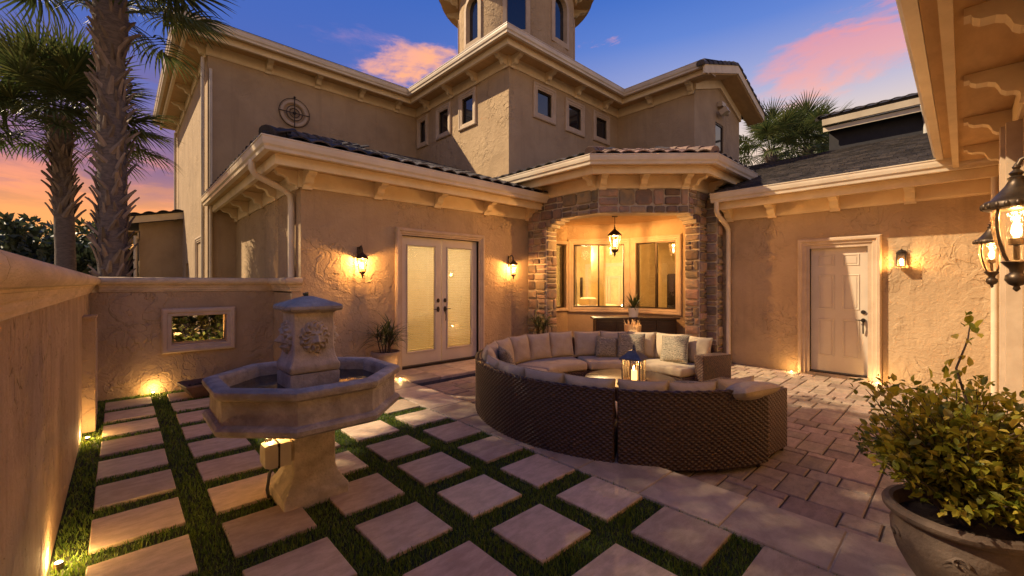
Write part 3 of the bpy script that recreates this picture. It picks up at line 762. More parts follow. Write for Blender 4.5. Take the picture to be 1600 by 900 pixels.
fR0 = Face((9.26, 4.25), (9.26, 3.93)); fR1 = Face((9.26, 3.93), (9.58, 3.93)); fR2 = Face((9.58, 3.93), (9.58, 3.68)); fR3 = Face((9.58, 3.68), (9.832, 3.68))
for f_, z0 in ((fL1, .0), (fL2, .0), (fR0, ZP), (fR1, ZP), (fR2, ZP), (fR3, ZP)):
    ashlar(f_, 0, f_.L, z0, 3.13, hmin=.13, hmax=.26)
for f_ in (fR2, fR3): ashlar(f_, 0, f_.L, 3.13, FT - .1, hmin=.13, hmax=.24)
# haunch stones rounding the corners of the opening
for f_, aa, sg in ((PF[0], .60, 1), (PF[2], PF[2].L - .57, -1)):
    for k, (wd, dz) in enumerate(((.17, .17), (.15, .10), (.13, .045))):
        a = aa + sg * sum((.17, .15, .13)[:k]); b = a + sg * wd
        obj('haunch', f_.box(MB(), min(a, b), max(a, b), -.30, -.002, 3.129 - dz, 3.129), 'mortar', sp)
        stone_on(f_, min(a, b), max(a, b), 3.135 - dz - .012, 3.13 + .012, 0)
print('stones', NST[0])
TPth = [(7.37, 7.98), (7.37, 5.24), (8.72, 3.93), (10.75, 3.93)]
eave(house, TPth, FT)
for f_, ss in ((PF[0], (.42, 1.98)), (PF[1], (.08, .92, 1.80)), (PF[2], (.09, 1.02))):
    for s_ in ss: q = f_.P(s_, 0, 0); corbel(house, q[0], q[1], FT, f_.n.x, f_.n.y)
zt = FT + .51
e0 = offs(TPth, .66); ap = (10.3, 7.2)
def zin(p, base): return base
roofpoly('bay_roof', [[(e0[0][0], e0[0][1], zt), (e0[1][0], e0[1][1], zt), (8.2, 5.6, zt + .5), (8.2, 7.9, zt + .5)],
                      [(e0[1][0], e0[1][1], zt), (e0[2][0], e0[2][1], zt), (9.05, 4.78, zt + .5), (8.2, 5.6, zt + .5)],
                      [(e0[2][0], e0[2][1], zt), (e0[3][0], e0[3][1], zt), (e0[3][0], 4.78, zt + .5), (9.05, 4.78, zt + .5)],
                      [(8.2, 7.9, zt + .5), (8.2, 5.6, zt + .5), (9.05, 4.78, zt + .5), (10.7, 4.78, zt + .5), (11.4, 6.4, zt + .9), (10.0, 7.9, zt + .9)]], th=.03)
tiled(e0[0], e0[1], zt, .35, 1.3, lambda x, y: (x - e0[1][0]) < (y - e0[1][1]) * 2.4 and y < 7.9 and x < 8.1, house, 'roof_tile_dark', 2)
dd = (Vector(e0[2]) - Vector(e0[1])).normalized()
tiled(e0[1], e0[2], zt, .35, 1.3, lambda x, y: 0 < (Vector((x, y)) - Vector(e0[1])).dot(dd) - .38 * ((Vector((x, y)) - Vector(e0[1])).dot(Vector((-dd.y, dd.x)))) and (Vector((x, y)) - Vector(e0[2])).dot(dd) + .38 * ((Vector((x, y)) - Vector(e0[1])).dot(Vector((-dd.y, dd.x)))) < 0, house, 'roof_tile_brown', 2)
tiled(e0[2], e0[3], zt, .35, 1.3, lambda x, y: (x - e0[2][0]) > (y - e0[2][1]) * .35 and x < 10.7, house, 'roof_tile_dark', 2)
hipline((e0[1][0] + .02, e0[1][1] + .02, zt + .03), (8.2, 5.6, zt + .5), house, 'roof_tile_brown')
hipline((e0[2][0] + .02, e0[2][1] + .02, zt + .03), (9.05, 4.78, zt + .5), house, 'roof_tile_brown')

# --- recessed porch walls under the bay
WI = [(8.88, 7.32), (9.84, 5.98), (9.84, 3.9)]
ch = Face(WI[0], WI[1]); rw = Face(WI[1], (9.84, 3.9))
cz0, cz1 = 1.02, 2.70
m = MB(); wall(m, WI[0], WI[1], -.15, 3.25, .2, [(.16, ch.L - .16, cz0, cz1)])
wall(m, WI[1], (9.84, 3.9), -.15, 3.25, .2, [(.16, 1.24, cz0, cz1)])
obj('porch_wall', m, 'stucco_smooth', house)
window(ch, house, .16, ch.L - .16, cz0, cz1, tw=.145, mull=1, glass='window_glass', rec=.06)
window(rw, house, .16, 1.24, cz0, cz1, tw=.145, mull=1, glass='window_glass', rec=.06)
lw = Face((7.9, 7.32), (8.88, 7.32))
window(lw, house, .40, .90, cz0 - .02, cz1, tw=.085, mull=0, glass='window_glass', rec=.06)
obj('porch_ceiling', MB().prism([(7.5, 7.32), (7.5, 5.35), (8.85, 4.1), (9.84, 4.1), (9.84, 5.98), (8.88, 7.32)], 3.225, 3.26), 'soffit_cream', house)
# living room behind the windows
m = MB(); m.box(7.6, 14.2, 10.9, 11.0, -.1, 3.2).box(14.1, 14.2, 4.4, 10.9, -.1, 3.2).box(7.5, 7.6, 7.55, 11.0, -.1, 3.2).box(10.05, 14.2, 4.3, 4.4, -.1, 3.2)
m.prism([(7.6, 7.53), (9.0, 7.53), (10.06, 6.05), (10.06, 4.4), (14.1, 4.4), (14.1, 10.9), (7.6, 10.9)], 3.2, 3.24)
obj('living_room_wall', m, 'plaster_room', house)
obj('living_room_floor', MB().prism([(7.6, 7.53), (9.0, 7.53), (10.06, 6.05), (10.06, 4.4), (14.1, 4.4), (14.1, 10.9), (7.6, 10.9)], -.14, -.1), 'dark_wood', house)
# inner doorway with a pair of white doors, curtain, picture
idoor = Face((14.1, 10.75), (14.1, 8.6))
obj('inner_door_casing', idoor.ring(MB(), .1, 2.0, -.1, 2.45, [(0, 0), (0, .05), (.13, .05), (.13, 0)], True), 'door_white', house)
obj('inner_hall', idoor.box(MB(), .23, 1.87, .005, .012, -.1, 2.32), 'curtain', house)
for a in (.62, 1.22): obj('inner_door', idoor.ring(MB(), a, a + .56, -.1, 1.95, [(0, .015), (0, .05), (.1, .05), (.1, .015)]), 'door_white', house)
obj('arch_shade_panel', MB().loops([[(x_, 8.25 - .85 * (1 - math.cos(t * PI / 10)) / 2 if t else 8.25, (1.75 + .62 * math.sin(t * PI / 10))) for t in range(11)] + [(x_, 7.40, -.1), (x_, 8.25, -.1)] for x_ in (14.05, 14.09)]), 'wood_stake', house)  # flat brown panel, its colour stands in for the shade inside an archway
obj('picture_frame', MB().box(14.02, 14.08, 10.80, 10.89, 1.0, 1.9), 'dark_wood', house)
m = MB()
for k in range(9):
    a = .05 + k * .05; m.tube([ (8.95 + a * .58 * 1.0, 7.62 - a * .81 + .02 * math.sin(k * 2) + .03, .3), (8.95 + a * .58, 7.62 - a * .81 + .03, 2.85)], .03, 6)
obj('curtain', m, 'curtain', house, 60)
obj('room_divider', MB().box(11.4, 11.5, 4.5, 6.6, -.1, 3.19).box(11.4, 11.5, 7.9, 8.4, -.1, 3.19), 'plaster_room', house)
obj('sofa_back', MB().cbox(10.6, 12.4, 8.0, 8.9, -.1, .95, .08).cbox(10.9, 11.3, 8.1, 8.5, .951, 1.2, .05), 'curtain', house)
obj('dark_armoire', MB().cbox(13.2, 13.9, 6.2, 7.15, -.1, 2.35, .03).cbox(10.3, 10.8, 4.5, 5.2, -.1, 1.9, .03), 'dark_wood', house)
light('living_room_light', Vector((11.4, 8.6, 2.6)) - house.location, 210, house, .15, (1, .72, .38))
light('living_room_light', Vector((12.6, 5.6, 2.4)) - house.location, 90, house, .1, (1, .66, .34))
obj('room_sconce', MB().sphere((14.0, 7.3, 1.95), .09), 'bulb', house)
# --- french doors
fd = Face((DX0, 7.32), (DX1, 7.32))
FDO = empty('french_door', Vector((4.865, 7.32, 0)) - house.location); FDO.parent = house
FRD = [(0, -.02), (0, .06), (.02, .085), (.055, .085), (.07, .06), (.10, .055), (.115, .03), (.135, .03), (.135, -.16), (.11, -.16)]
obj('door_casing', fd.ring(MB(), -.135, DX1 - DX0 + .135, 0, DZ + .135, FRD, True), 'window_trim', FDO)
obj('threshold', fd.box(MB(), .0, DX1 - DX0, -.16, .03, 0.003, .045), 'iron_black', FDO)
LW = (DX1 - DX0) / 2
for k in range(2):
    a0 = .012 + k * LW; a1 = a0 + LW - .018
    lf = MB(); st = .15
    fd.box(lf, a0, a0 + st, -.10, -.055, .05, DZ - .01); fd.box(lf, a1 - st, a1, -.10, -.055, .05, DZ - .01)
    fd.box(lf, a0 + st, a1 - st, -.10, -.055, .05, .31); fd.box(lf, a0 + st, a1 - st, -.10, -.055, 2.39, DZ - .01)
    fd.ring(lf, a0 + st - .025, a1 - st + .025, .285, 2.415, [(0, -.056), (0, -.04), (.012, -.035), (.024, -.05), (.024, -.056)])
    obj('door_leaf', lf, 'door_white', FDO)
    obj('glass_pane', fd.box(MB(), a0 + st - .005, a1 - st + .005, -.082, -.076, .31, 2.39), 'window_glass', FDO)
    sl = MB()
    for i in range(58):
        z = .325 + i * .036; c = fd.P((a0 + a1) / 2, -.112, z)
        sl.obox(c, (1, 0, 0), (0, .60, -.80), (0, .80, .60), (a1 - a0) / 2 - st + .01, .018, .001)
    obj('blind', sl, 'blind_white', FDO, kind='stuff')
    hx = a1 - .075 if k == 0 else a0 + .075
    hm = MB(); cz = 1.12
    for z, rr, hh in ((1.30, .032, .045), (cz, .03, .06)):
        c = fd.P(hx, -.052, z); hm.loops([[(c[0] + rr * math.cos(t * PI / 6), c[1] - yy, c[2] + hh * math.sin(t * PI / 6)) for t in range(12)] for yy in (0, .016)])
    sg = -1 if k == 0 else 1
    hm.tube([fd.P(hx, -.05, cz), fd.P(hx, .0, cz)], .011, 7); hm.tube([fd.P(hx, -.002, cz), fd.P(hx + sg * .10, -.004, cz + .004), fd.P(hx + sg * .12, -.02, cz)], [.010, .008, .007], 7)
    if k: hm.tube([fd.P(hx, -.04, cz - .05), fd.P(hx, -.01, cz - .12), fd.P(hx, -.015, cz - .24)], [.012, .009, .008], 7)
    obj('door_handle', hm, 'iron_black', FDO, 50)
m = MB().box(3.2, 6.6, 10.2, 10.3, -.1, 2.9).box(3.1, 3.2, 7.53, 10.3, -.1, 2.9).box(6.6, 6.7, 7.53, 10.3, -.1, 2.9).box(3.1, 6.7, 7.53, 10.3, 2.9, 3.0).box(3.1, 6.7, 7.53, 10.3, -.14, -.1)
obj('bedroom_wall', m, 'plaster_room', house)
light('bedroom_light', Vector((4.9, 8.8, 2.3)) - house.location, 90, house, .2, (1, .84, .60))
# --- iron medallion on the upper wall
med = empty('wall_medallion', Vector((3.504, 12.6, 6.33)) - house.location); med.parent = house
m = MB()
def ringy(mb, c, r0, r1, y0, y1, n=36):
    prof = [(r0, y0), (r0, y1), (r0 + (r1 - r0) * .3, y1 - .02), (r1 - (r1 - r0) * .2, y1 - .01), (r1, y1 + .02), (r1, y0)]
    vs = []; fs = []; k = len(prof)
    for i in range(n):
        t = 2 * PI * i / n
        for r, y in prof: vs.append((c[0] + r * math.cos(t), c[1] + y, c[2] + r * math.sin(t)))
    for i in range(n):
        for j in range(k): fs.append((i * k + j, i * k + (j + 1) % k, ((i + 1) % n) * k + (j + 1) % k, ((i + 1) % n) * k + j))
    return mb.add(vs, fs)
ringy(m, (3.504, 12.6, 6.33), .27, .37, .02, -.05); ringy(m, (3.504, 12.6, 6.33), .14, .20, .02, -.02)
obj('stucco_ring', m, 'window_trim', med, 40)
m = MB(); c = (3.504, 12.52, 6.33)
m.box(3.494, 3.514, 12.51, 12.53, 5.95, 6.74).box(3.10, 3.90, 12.51, 12.53, 6.32, 6.34).sphere((3.504, 12.52, 6.76), .03).sphere(c, .045)
for rr in (.12, .2, .39): m.tube([(c[0] + rr * math.cos(t * PI / 16), 12.52, c[2] + rr * math.sin(t * PI / 16)) for t in range(33)], .009, 5)
obj('iron_work', m, 'iron_black', med, 50)
# --- round turret
tur = empty('turret', Vector((9.8, 10.3, 7.5)) - house.location); tur.parent = house
tc = (9.8, 10.3); TR = 1.92
WANG = [math.atan2(-tc[1], -tc[0]) + k * PI / 4 for k in range(-2, 3)]
def cyl_wall():
    mb = MB(); n = 160; zs = [7.4, 9.05, 9.25, 9.45, 9.65, 9.85, 10.05, 10.2, 10.3, 10.36, 10.40, 10.5, 10.9]
    hw = .30
    def inside(t, z):
        for a in WANG:
            dlt = (t - a + PI) % (2 * PI) - PI; s = abs(dlt) * TR
            if s < hw and 9.05 < z < 10.10 + math.sqrt(max(0, hw * hw - s * s)): return True
        return False
    zz = np.arange(7.4, 10.95, .06)
    V = []; F = []
    for k, z in enumerate(zz):
        for i in range(n): t = 2 * PI * i / n; V.append((tc[0] + TR * math.cos(t), tc[1] + TR * math.sin(t), z))
    for k in range(len(zz) - 1):
        for i in range(n):
            if not inside(2 * PI * (i + .5) / n, zz[k] + .03): F.append((k * n + i, k * n + (i + 1) % n, (k + 1) * n + (i + 1) % n, (k + 1) * n + i))
    return mb.add(V, F)
obj('turret_wall', cyl_wall(), 'stucco_tan', tur, 60)
m = MB()
for a in WANG:
    e = empty('turret_window', (0, 0, 0)); e.parent = tur; e.location = Vector((tc[0] + TR * math.cos(a), tc[1] + TR * math.sin(a), 9.6)) - Vector((9.8, 10.3, 7.5))
    d = Vector((math.cos(a), math.sin(a), 0)); tt = Vector((-d.y, d.x, 0)); c0 = Vector((tc[0], tc[1], 0))
    def arch(hw, z0, zc_):
        return [(-hw, z0)] + [(-hw * math.cos(PI * i / 10), zc_ + hw * math.sin(PI * i / 10)) for i in range(11)] + [(hw, z0)]
    def Q(s, z, out):
        an = a + s / TR; return Vector((tc[0] + (TR + out) * math.cos(an), tc[1] + (TR + out) * math.sin(an), z))
    O = arch(.40, 8.93, 10.10); I = arch(.28, 9.07, 10.10)
    vs = []; fs = []
    for (s0, z0), (s1, z1) in zip(O, I): vs += [Q(s0, z0, -.02), Q(s0, z0, .04), Q(s1, z1, .04), Q(s1, z1, -.16)]
    n = len(O)
    for i in range(n):
        j = (i + 1) % n
        for k in range(4): fs.append((i * 4 + k, i * 4 + (k + 1) % 4, j * 4 + (k + 1) % 4, j * 4 + k))
    obj('arch_surround', MB().add(vs, fs), 'window_trim', e)
    obj('pane', MB().add([Q(s, z, -.10) for s, z in arch(.285, 9.05, 10.10)], [tuple(range(13))]), 'dark_glass', e)
m = MB(); m.lathe([(TR + .01, 10.80), (TR + .03, 11.08), (TR + .64, 11.10), (TR + .64, 11.30), (TR + .72, 11.32), (TR + .74, 11.46), (.3, 12.5)], 48, (tc[0], tc[1], 0))
obj('turret_eave', m, 'soffit_cream', tur, 40)
obj('turret_roof', MB().lathe([(TR + .80, 11.47), (TR + .78, 11.53), (.05, 12.9)], 48, (tc[0], tc[1], 0)), 'roof_tile_dark', tur)
for k in range(16):
    a = 2 * PI * (k + .5) / 16; o = bpy.data.objects.new('corbel', CM); C.objects.link(o); o.parent = tur
    o.location = (TR * math.cos(a), TR * math.sin(a), 10.83 - 7.5); o.rotation_euler = (0, 0, a + PI / 2 + PI); o.scale = (1.2, 1.5, 1)
    o.rotation_euler = (0, 0, math.atan2(-math.cos(a), math.sin(a)))
# --- security light on the gable
e = empty('security_light', Vector((14.1, 5.3, 7.1)) - house.location); e.parent = house
obj('housing', MB().cbox(13.95, 14.25, 5.2, 5.36, 7.30, 7.45, .02).obox((13.98, 5.15, 7.10), (1, 0, 0), (0, .9, -.4), (0, .4, .9), .10, .12, .09).tube([(14.2, 5.3, 7.2), (14.35, 5.15, 7.12)], .09, 10), 'door_white', e)
# --- downpipes
def pipe(par, pts, r=.045, mt='gutter_metal'):
    obj('downpipe', MB().tube(pts, r, 12), mt, par, 60)
pipe(house, [(1.49, 7.5, FW + .35), (1.49, 7.5, FW + .22), (1.53, 7.52, FW + .14), (1.95, 7.58, FW - .02), (2.06, 7.6, FW - .10), (2.075, 7.6, FW - .25), (2.075, 7.6, 1.72)], .052)
pipe(house, [(1.48, 12.72, 7.2), (1.48, 12.72, .1)], .04)
pipe(house, [(1.62, 12.54, 6.9), (1.62, 12.54, .1)], .035)
pipe(house, [(1.48, 19.8, 7.2), (1.48, 19.8, .1)], .04)
# far-side details: arched niche and annex
annex = empty('side_annex', Vector((.9, 18.4, 0)) - house.location); annex.parent = house
obj('annex_wall', MB().box(.45, 1.57, 18.4, 24, -.1, 3.45), 'stucco_smooth', annex)
m = MB(); slabxz(m, [(.45, 3.451), (1.57, 3.451), (1.57, 3.86), (.45, 3.62)], 18.4, 18.6); obj('gable_fill', m, 'stucco_smooth', annex)
eave_path = [(.45, 24), (.45, 18.4)]
for nm, pr, mt in (('frieze_board', [(-.02, 0), (.04, 0), (.04, .25), (-.02, .25)], 'trim_cream'), ('soffit', [(-.02, .22), (.55, .22), (.55, .27), (-.02, .27)], 'soffit_cream'), ('gutter', [(.5, .22), (.68, .24), (.72, .45), (.5, .45)], 'gutter_metal')):
    obj(nm, cornice(MB(), eave_path, [(o, z + 3.1) for o, z in pr]), mt, annex)
m = MB(); slabxz(m, [(-.1, 3.5), (1.57, 3.86), (1.57, 4.08), (-.1, 3.72)], 18.1, 18.16); obj('rake_board', m, 'trim_cream', annex)
m = MB(); slabxz(m, [(-.2, 3.72), (1.57, 4.09), (1.57, 4.14), (-.2, 3.76)], 18.05, 24); obj('annex_roof', m, 'roof_underlay', annex)
for k in range(5): place_tile(TM['roof_tile_dark'], (-.05 + k * .36, 18.02, 3.80 + k * .075), (1, 0, .21), (0, 1, 0), annex, 'roof_tile')
pipe(annex, [(.36, 18.3, 3.2), (.36, 18.3, .1)], .05)
nz = Face((1.57, 20.6), (1.57, 12.6))
obj('niche', MB().box(1.75, 1.78, 16.5, 17.6, 0, 2.5), 'window_trim', house)
m = MB(); 
obj('side_window_trim', nz.ring(MB(), 20.6 - 14.55, 20.6 - 13.3, 1.2, 2.9, [(w_, o) for w_, o in FR]), 'window_trim', house)

# ================================================================== GARAGE WING (right)
gar = empty('garage_wing', (9.84, 2, ZP), 'single storey stucco garage wing with dark tiled roof and white panelled door', 'building')
XR = 9.84; RD0, RD1 = 2.04, 1.17; RZ0, RZ1 = -.02, 2.345
gf = Face((XR, 3.9), (XR, -.38))
m = MB(); wall(m, (XR, 3.9), (XR, -.6), -.15, FR_ + .3, .2, [(3.9 - RD0, 3.9 - RD1, ZP, RZ1)])
obj('wall', m, 'stucco_tan', gar)
eave(gar, [(XR, 3.66), (XR, -.6)], FR_)
for y in (3.5, 2.68, 1.64, .614): corbel(gar, XR, y, FR_, -1, 0)
zg = FR_ + .51
roofpoly('garage_roof', [[(9.20, 3.66, zg), (9.20, -4, zg), (13.6, -4, zg + 1.54), (13.6, 8, zg + 1.54), (10.4, 3.9, zg + .3)], [(13.6, -4, zg + 1.54), (18, -4, zg), (18, 8, zg), (13.6, 8, zg + 1.54)]], par=gar, th=.03)
sm_t = MB().cbox(-.112, .112, 0, .30, -.022, 0, .006); m = MB()
for r in range(26):
    y = 3.64
    xr = 9.17 + r * .178; yy = 3.6 if r < 4 else min(5.4, 3.6 + (r - 3) * .5)
    y = yy - (r % 2) * .12
    while y > -1.2:
        z = zg + .055 + (xr - 9.2) * .35 + R.uniform(-.003, .004)
        m.obox((xr + .10, y, z), (0, 1, 0), (.944, 0, .33 - .10), (-.33, 0, .944), .115, .115, .013); y -= .238
link('roof_shingles', m.mesh('roof_shingles', fix=False), 'roof_tile_dark', gar, kind='stuff')
rd = empty('panel_door', Vector((XR, (RD0 + RD1) / 2, ZP)) - gar.location); rd.parent = gar
a0, a1 = 3.9 - RD0, 3.9 - RD1
obj('door_casing', gf.ring(MB(), a0 - .19, a1 + .19, ZP, RZ1 + .17, [(0, -.02), (0, .06), (.02, .09), (.06, .09), (.075, .06), (.12, .055), (.135, .03), (.19, .03), (.19, -.12), (.15, -.12)], True), 'window_trim', rd)
obj('threshold', gf.box(MB(), a0, a1, -.12, .05, ZP + .001, -.03), 'iron_black', rd)
obj('sill', gf.box(MB(), a0 - .01, a1 + .01, .051, .15, ZP + .001, -.05), 'limestone_slab', rd)
lf = gf.box(MB(), a0 + .005, a1 - .005, -.09, -.05, RZ0, RZ1 - .005)
pw = (a1 - a0 - .36) / 2
for cx_ in (a0 + .12, a0 + .12 + pw + .12):
    for z0, z1 in ((.27, .98), (1.16, 1.82), (1.98, 2.20)):
        gf.ring(lf, cx_, cx_ + pw, z0, z1, [(0, -.052), (.008, -.041), (.022, -.041), (.03, -.052)])
        gf.box(lf, cx_ + .045, cx_ + pw - .045, -.051, -.043, z0 + .045, z1 - .045)
obj('door_leaf', lf, 'door_white', rd)
hm = MB(); hx = a1 - .07
for z, rr in ((1.13, .036), (.98, .036)):
    c = Vector(gf.P(hx, -.05, z)); hm.loops([[(c.x - xx, c.y + rr * math.cos(t * PI / 6), c.z + rr * math.sin(t * PI / 6)) for t in range(12)] for xx in (0, .02)])
hm.tube([gf.P(hx, -.03, .98), gf.P(hx, .01, .98)], .012, 7); hm.tube([gf.P(hx, .01, .98), gf.P(hx - .10, .01, .985)], [.011, .008], 7)
hm.tube([gf.P(hx, -.02, .95), gf.P(hx, .0, .88), gf.P(hx, -.02, .74)], [.014, .011, .012], 7)
obj('door_handle', hm, 'iron_black', rd, 50)
pipe(gar, [(9.2, 3.55, FR_ + .33), (9.2, 3.55, FR_ + .15), (9.26, 3.55, FR_ + .08), (9.66, 3.52, FR_ - .12), (9.76, 3.52, FR_ - .2), (9.775, 3.52, FR_ - .35), (9.775, 3.52, .04), (9.74, 3.50, -.03), (9.64, 3.46, -.06)], .05)

# ================================================================== NEAR PORCH (right foreground)
por = empty('side_porch', (6, -.38, ZP), 'porch building at the right edge with deep bracketed eaves overhead', 'building')
m = MB(); wall(m, (9.84, -.38), (-4, -.38), -.15, FPZ + .3, .2); obj('wall', m, 'stucco_tan', por)
eave(por, [(9.55, -.38), (-4, -.38)], FPZ)
for x in (8.25, 6.85, 5.46, 4.15, 2.8, 1.5, .2): corbel(por, x, -.38, FPZ, 0, 1)
roofpoly('porch_roof', [[(10.0, .26, FPZ + .52), (-4, .26, FPZ + .52), (-4, -4, FPZ + 2.0), (10.0, -4, FPZ + 2.0)]][::1], par=por, th=.05)
pf = Face((9.84, -.38), (-4, -.38))
for a0, a1, o in ((1.40, 1.62, .05), (2.7, 3.1, .055), (3.1, 3.62, .10), (3.25, 3.47, .13)):
    obj('pilaster_trim', pf.box(MB(), a0, a1, .0, o, -.14, FPZ - .002), 'window_trim', por)
pipe(por, [(9.3, -.31, FPZ), (9.3, -.31, -.05)], .04)

# ================================================================== NEIGHBOUR HOUSE
nb = empty('neighbour_house', (18, 0, 0), 'dark sided upper storey of a neighbouring house above the garage roof', 'house')
obj('siding_wall', MB().box(17, 22, -6, 3.0, 3, 6.65), 'siding_dark', nb)
for nm, pr, mt in (('fascia_board', [(.3, -.3), (.34, -.3), (.34, -.12), (.3, -.12)], 'gutter_metal'), ('soffit', [(0, -.16), (.34, -.16), (.34, -.12), (0, -.12)], 'roof_underlay'), ('gutter', [(.35, -.12), (.46, -.12), (.5, .06), (.35, .06)], 'gutter_metal')):
    obj(nm, cornice(MB(), [(17, 3.1), (17, -6)], [(o, z + 6.85) for o, z in pr]), mt, nb)
roofpoly('neighbour_roof', [[(16.6, 3.3, 6.93), (16.6, -6, 6.93), (20, -6, 8.1), (20, 3.3, 8.1)]], par=nb, th=.1)
for sx in (-1, 1):
    a_ = Vector((14.1 + sx * 2.6, 4.86, gz(11.5) + .22)); b_ = Vector((14.1, 4.86, gz(14.1) + .24)); dv = (b_ - a_).normalized()
    for k in range(8): place_tile(HM['roof_tile_dark'], a_ + dv * (k * .34), Vector((0, 1 if sx > 0 else -1, 0)), dv, house, 'rake_tile')
for k in range(22): place_tile(TM['roof_tile_dark'], (16.5, 3.1 - k * .295, 7.02), (0, -1, 0), (1, 0, .35), nb, 'roof_tile')
pipe(nb, [(16.55, .75, 6.7), (16.75, .72, 6.5), (16.95, .7, 6.3), (16.95, .7, 5.0)], .09, 'white_ceramic')

# ================================================================== FOUNTAIN
FC = Vector((1.10, 3.57, 0)); ft = empty('garden_fountain', FC, 'carved stone fountain with octagonal basin and lion head pillar standing on the lawn', 'fountain')
def sq(cx, cy, h, z, ch=0.0):
    if ch: return [(cx - h + ch, cy - h, z), (cx + h - ch, cy - h, z), (cx + h, cy - h + ch, z), (cx + h, cy + h - ch, z), (cx + h - ch, cy + h, z), (cx - h + ch, cy + h, z), (cx - h, cy + h - ch, z), (cx - h, cy - h + ch, z)]
    return [(cx - h, cy - h, z), (cx + h, cy - h, z), (cx + h, cy + h, z), (cx - h, cy + h, z)]
m = MB(); m.loops([sq(FC.x, FC.y, h, z, .012) for h, z in ((.235, -.03), (.237, .05), (.232, .075), (.20, .12), (.175, .16), (.160, .22), (.155, .48), (.162, .555), (.185, .585), (.195, .60), (.225, .62), (.25, .66))])
obj('pedestal', m, 'fountain_stone_warm', ft, 40)
def octa(ap, z, rot=22.5):
    r = ap / math.cos(PI / 8); return [(FC.x + r * math.cos(rad(rot + 45 * i)), FC.y + r * math.sin(rad(rot + 45 * i)), z) for i in range(8)]
BK = .965
prof = [(.24, .625), (.58, .632), (.645, .64), (.675, .66), (.68, .69), (.665, .71), (.64, .718), (.635, .78), (.638, .875), (.655, .885), (.675, .895), (.685, .92), (.68, .94), (.66, .953), (.62, .957), (.585, .953), (.572, .94), (.566, .91), (.565, .80), (.55, .78), (.01, .77)]
obj('basin', MB().loops([octa(a * BK, z) for a, z in prof]), 'fountain_stone', ft, 35)
obj('water', MB().add(octa(.546, .855), [tuple(range(8))]), 'water', ft)
m = MB(); m.loops([sq(FC.x, FC.y, h, z, .008) for h, z in ((.180, .77), (.182, .955), (.178, .965))])
obj('pillar_block', m, 'fountain_stone', ft, 35)
m = MB(); m.loops([sq(FC.x, FC.y, h, z, .010) for h, z in ((.178, .972), (.185, .985), (.186, 1.02), (.175, 1.04), (.162, 1.075), (.155, 1.11), (.150, 1.16), (.147, 1.40), (.15, 1.42), (.165, 1.432))])
obj('pillar', m, 'fountain_stone_warm', ft, 35)
m = MB(); m.loops([sq(FC.x, FC.y, h, z, .02) for h, z in ((.165, 1.433), (.195, 1.44), (.208, 1.455), (.208, 1.475), (.195, 1.488), (.14, 1.51), (.075, 1.535), (.03, 1.55))])
obj('pillar_cap', m, 'fountain_stone', ft, 30)
def lion():
    n = 72; V = []; F = []
    def g(x, y, cx, cy, sx, sy): return math.exp(-((x - cx) / sx) ** 2 - ((y - cy) / sy) ** 2)
    for j in range(n + 1):
        for i in range(n + 1):
            x = -1.15 + 2.3 * i / n; y = -1.25 + 2.5 * j / n; r = math.hypot(x, y * .92); t = math.atan2(y, x)
            edge = 1.0 + .05 * math.sin(t * 13)
            h = 0
            if r < edge:
                dome = math.sqrt(max(0, 1 - (r / edge) ** 2))
                h = .42 * dome ** .7
                mane = max(0, min(1, (r - .45) / .12)) * max(0, min(1, (edge - r) / .10))
                h += mane * (.13 * math.sin(t * 15 + 3.5 * math.sin(r * 7)) + .08 * math.sin(t * 9 - r * 12))
                face = max(0, 1 - max(0, (r - .42) / .15))
                h += .16 * g(x, y, 0, .05, .42, .5)
                h += .34 * g(x, y, 0, -.08, .13, .30) + .30 * g(x, y, 0, -.22, .20, .13)         # nose, muzzle
                h += .16 * g(x, y, -.17, -.30, .13, .11) + .16 * g(x, y, .17, -.30, .13, .11)
                h += .14 * g(x, y, -.22, .30, .17, .08) + .14 * g(x, y, .22, .30, .17, .08)       # brows
                h -= .22 * g(x, y, -.20, .16, .10, .055) + .22 * g(x, y, .20, .16, .10, .055)     # eye sockets
                h += .12 * g(x, y, -.20, .155, .05, .03) + .12 * g(x, y, .20, .155, .05, .03)
                h -= .34 * g(x, y, 0, -.46, .17, .06)                                          # mouth
                h += .20 * g(x, y, 0, -.62, .18, .10)
                h -= .10 * g(x, y, 0, .45, .05, .2)
                h += .22 * g(x, y, -.50, .55, .10, .10) + .22 * g(x, y, .50, .55, .10, .10)     # ears
            V.append((x * .108, 0, y * .115) if r >= edge else (x * .108, -h * .085 - .002, y * .115))
    for j in range(n):
        for i in range(n):
            a = j * (n + 1) + i; F.append((a, a + 1, a + n + 2, a + n + 1))
    me = fastmesh('lion_head', V, F); me.materials.append(MATS['fountain_stone_warm']); return me
LM = lion()
for k, (dx, dy) in enumerate(((0, -1), (-1, 0), (1, 0), (0, 1))):
    o = bpy.data.objects.new('lion_head', LM); C.objects.link(o); o.parent = ft; o.location = (dx * .147, dy * .147, 1.235); o.rotation_euler = (0, 0, math.atan2(dx, -dy))
m = MB()
for k in range(9):
    a = k * 2.4; m.sphere((FC.x + .012 * math.cos(a) - .02, FC.y + .012 * math.sin(a), 1.56 + .006 * (k % 3)), .011, 6, 5)
obj('moss_sprout', m, 'hedge_leaf', ft, 60)
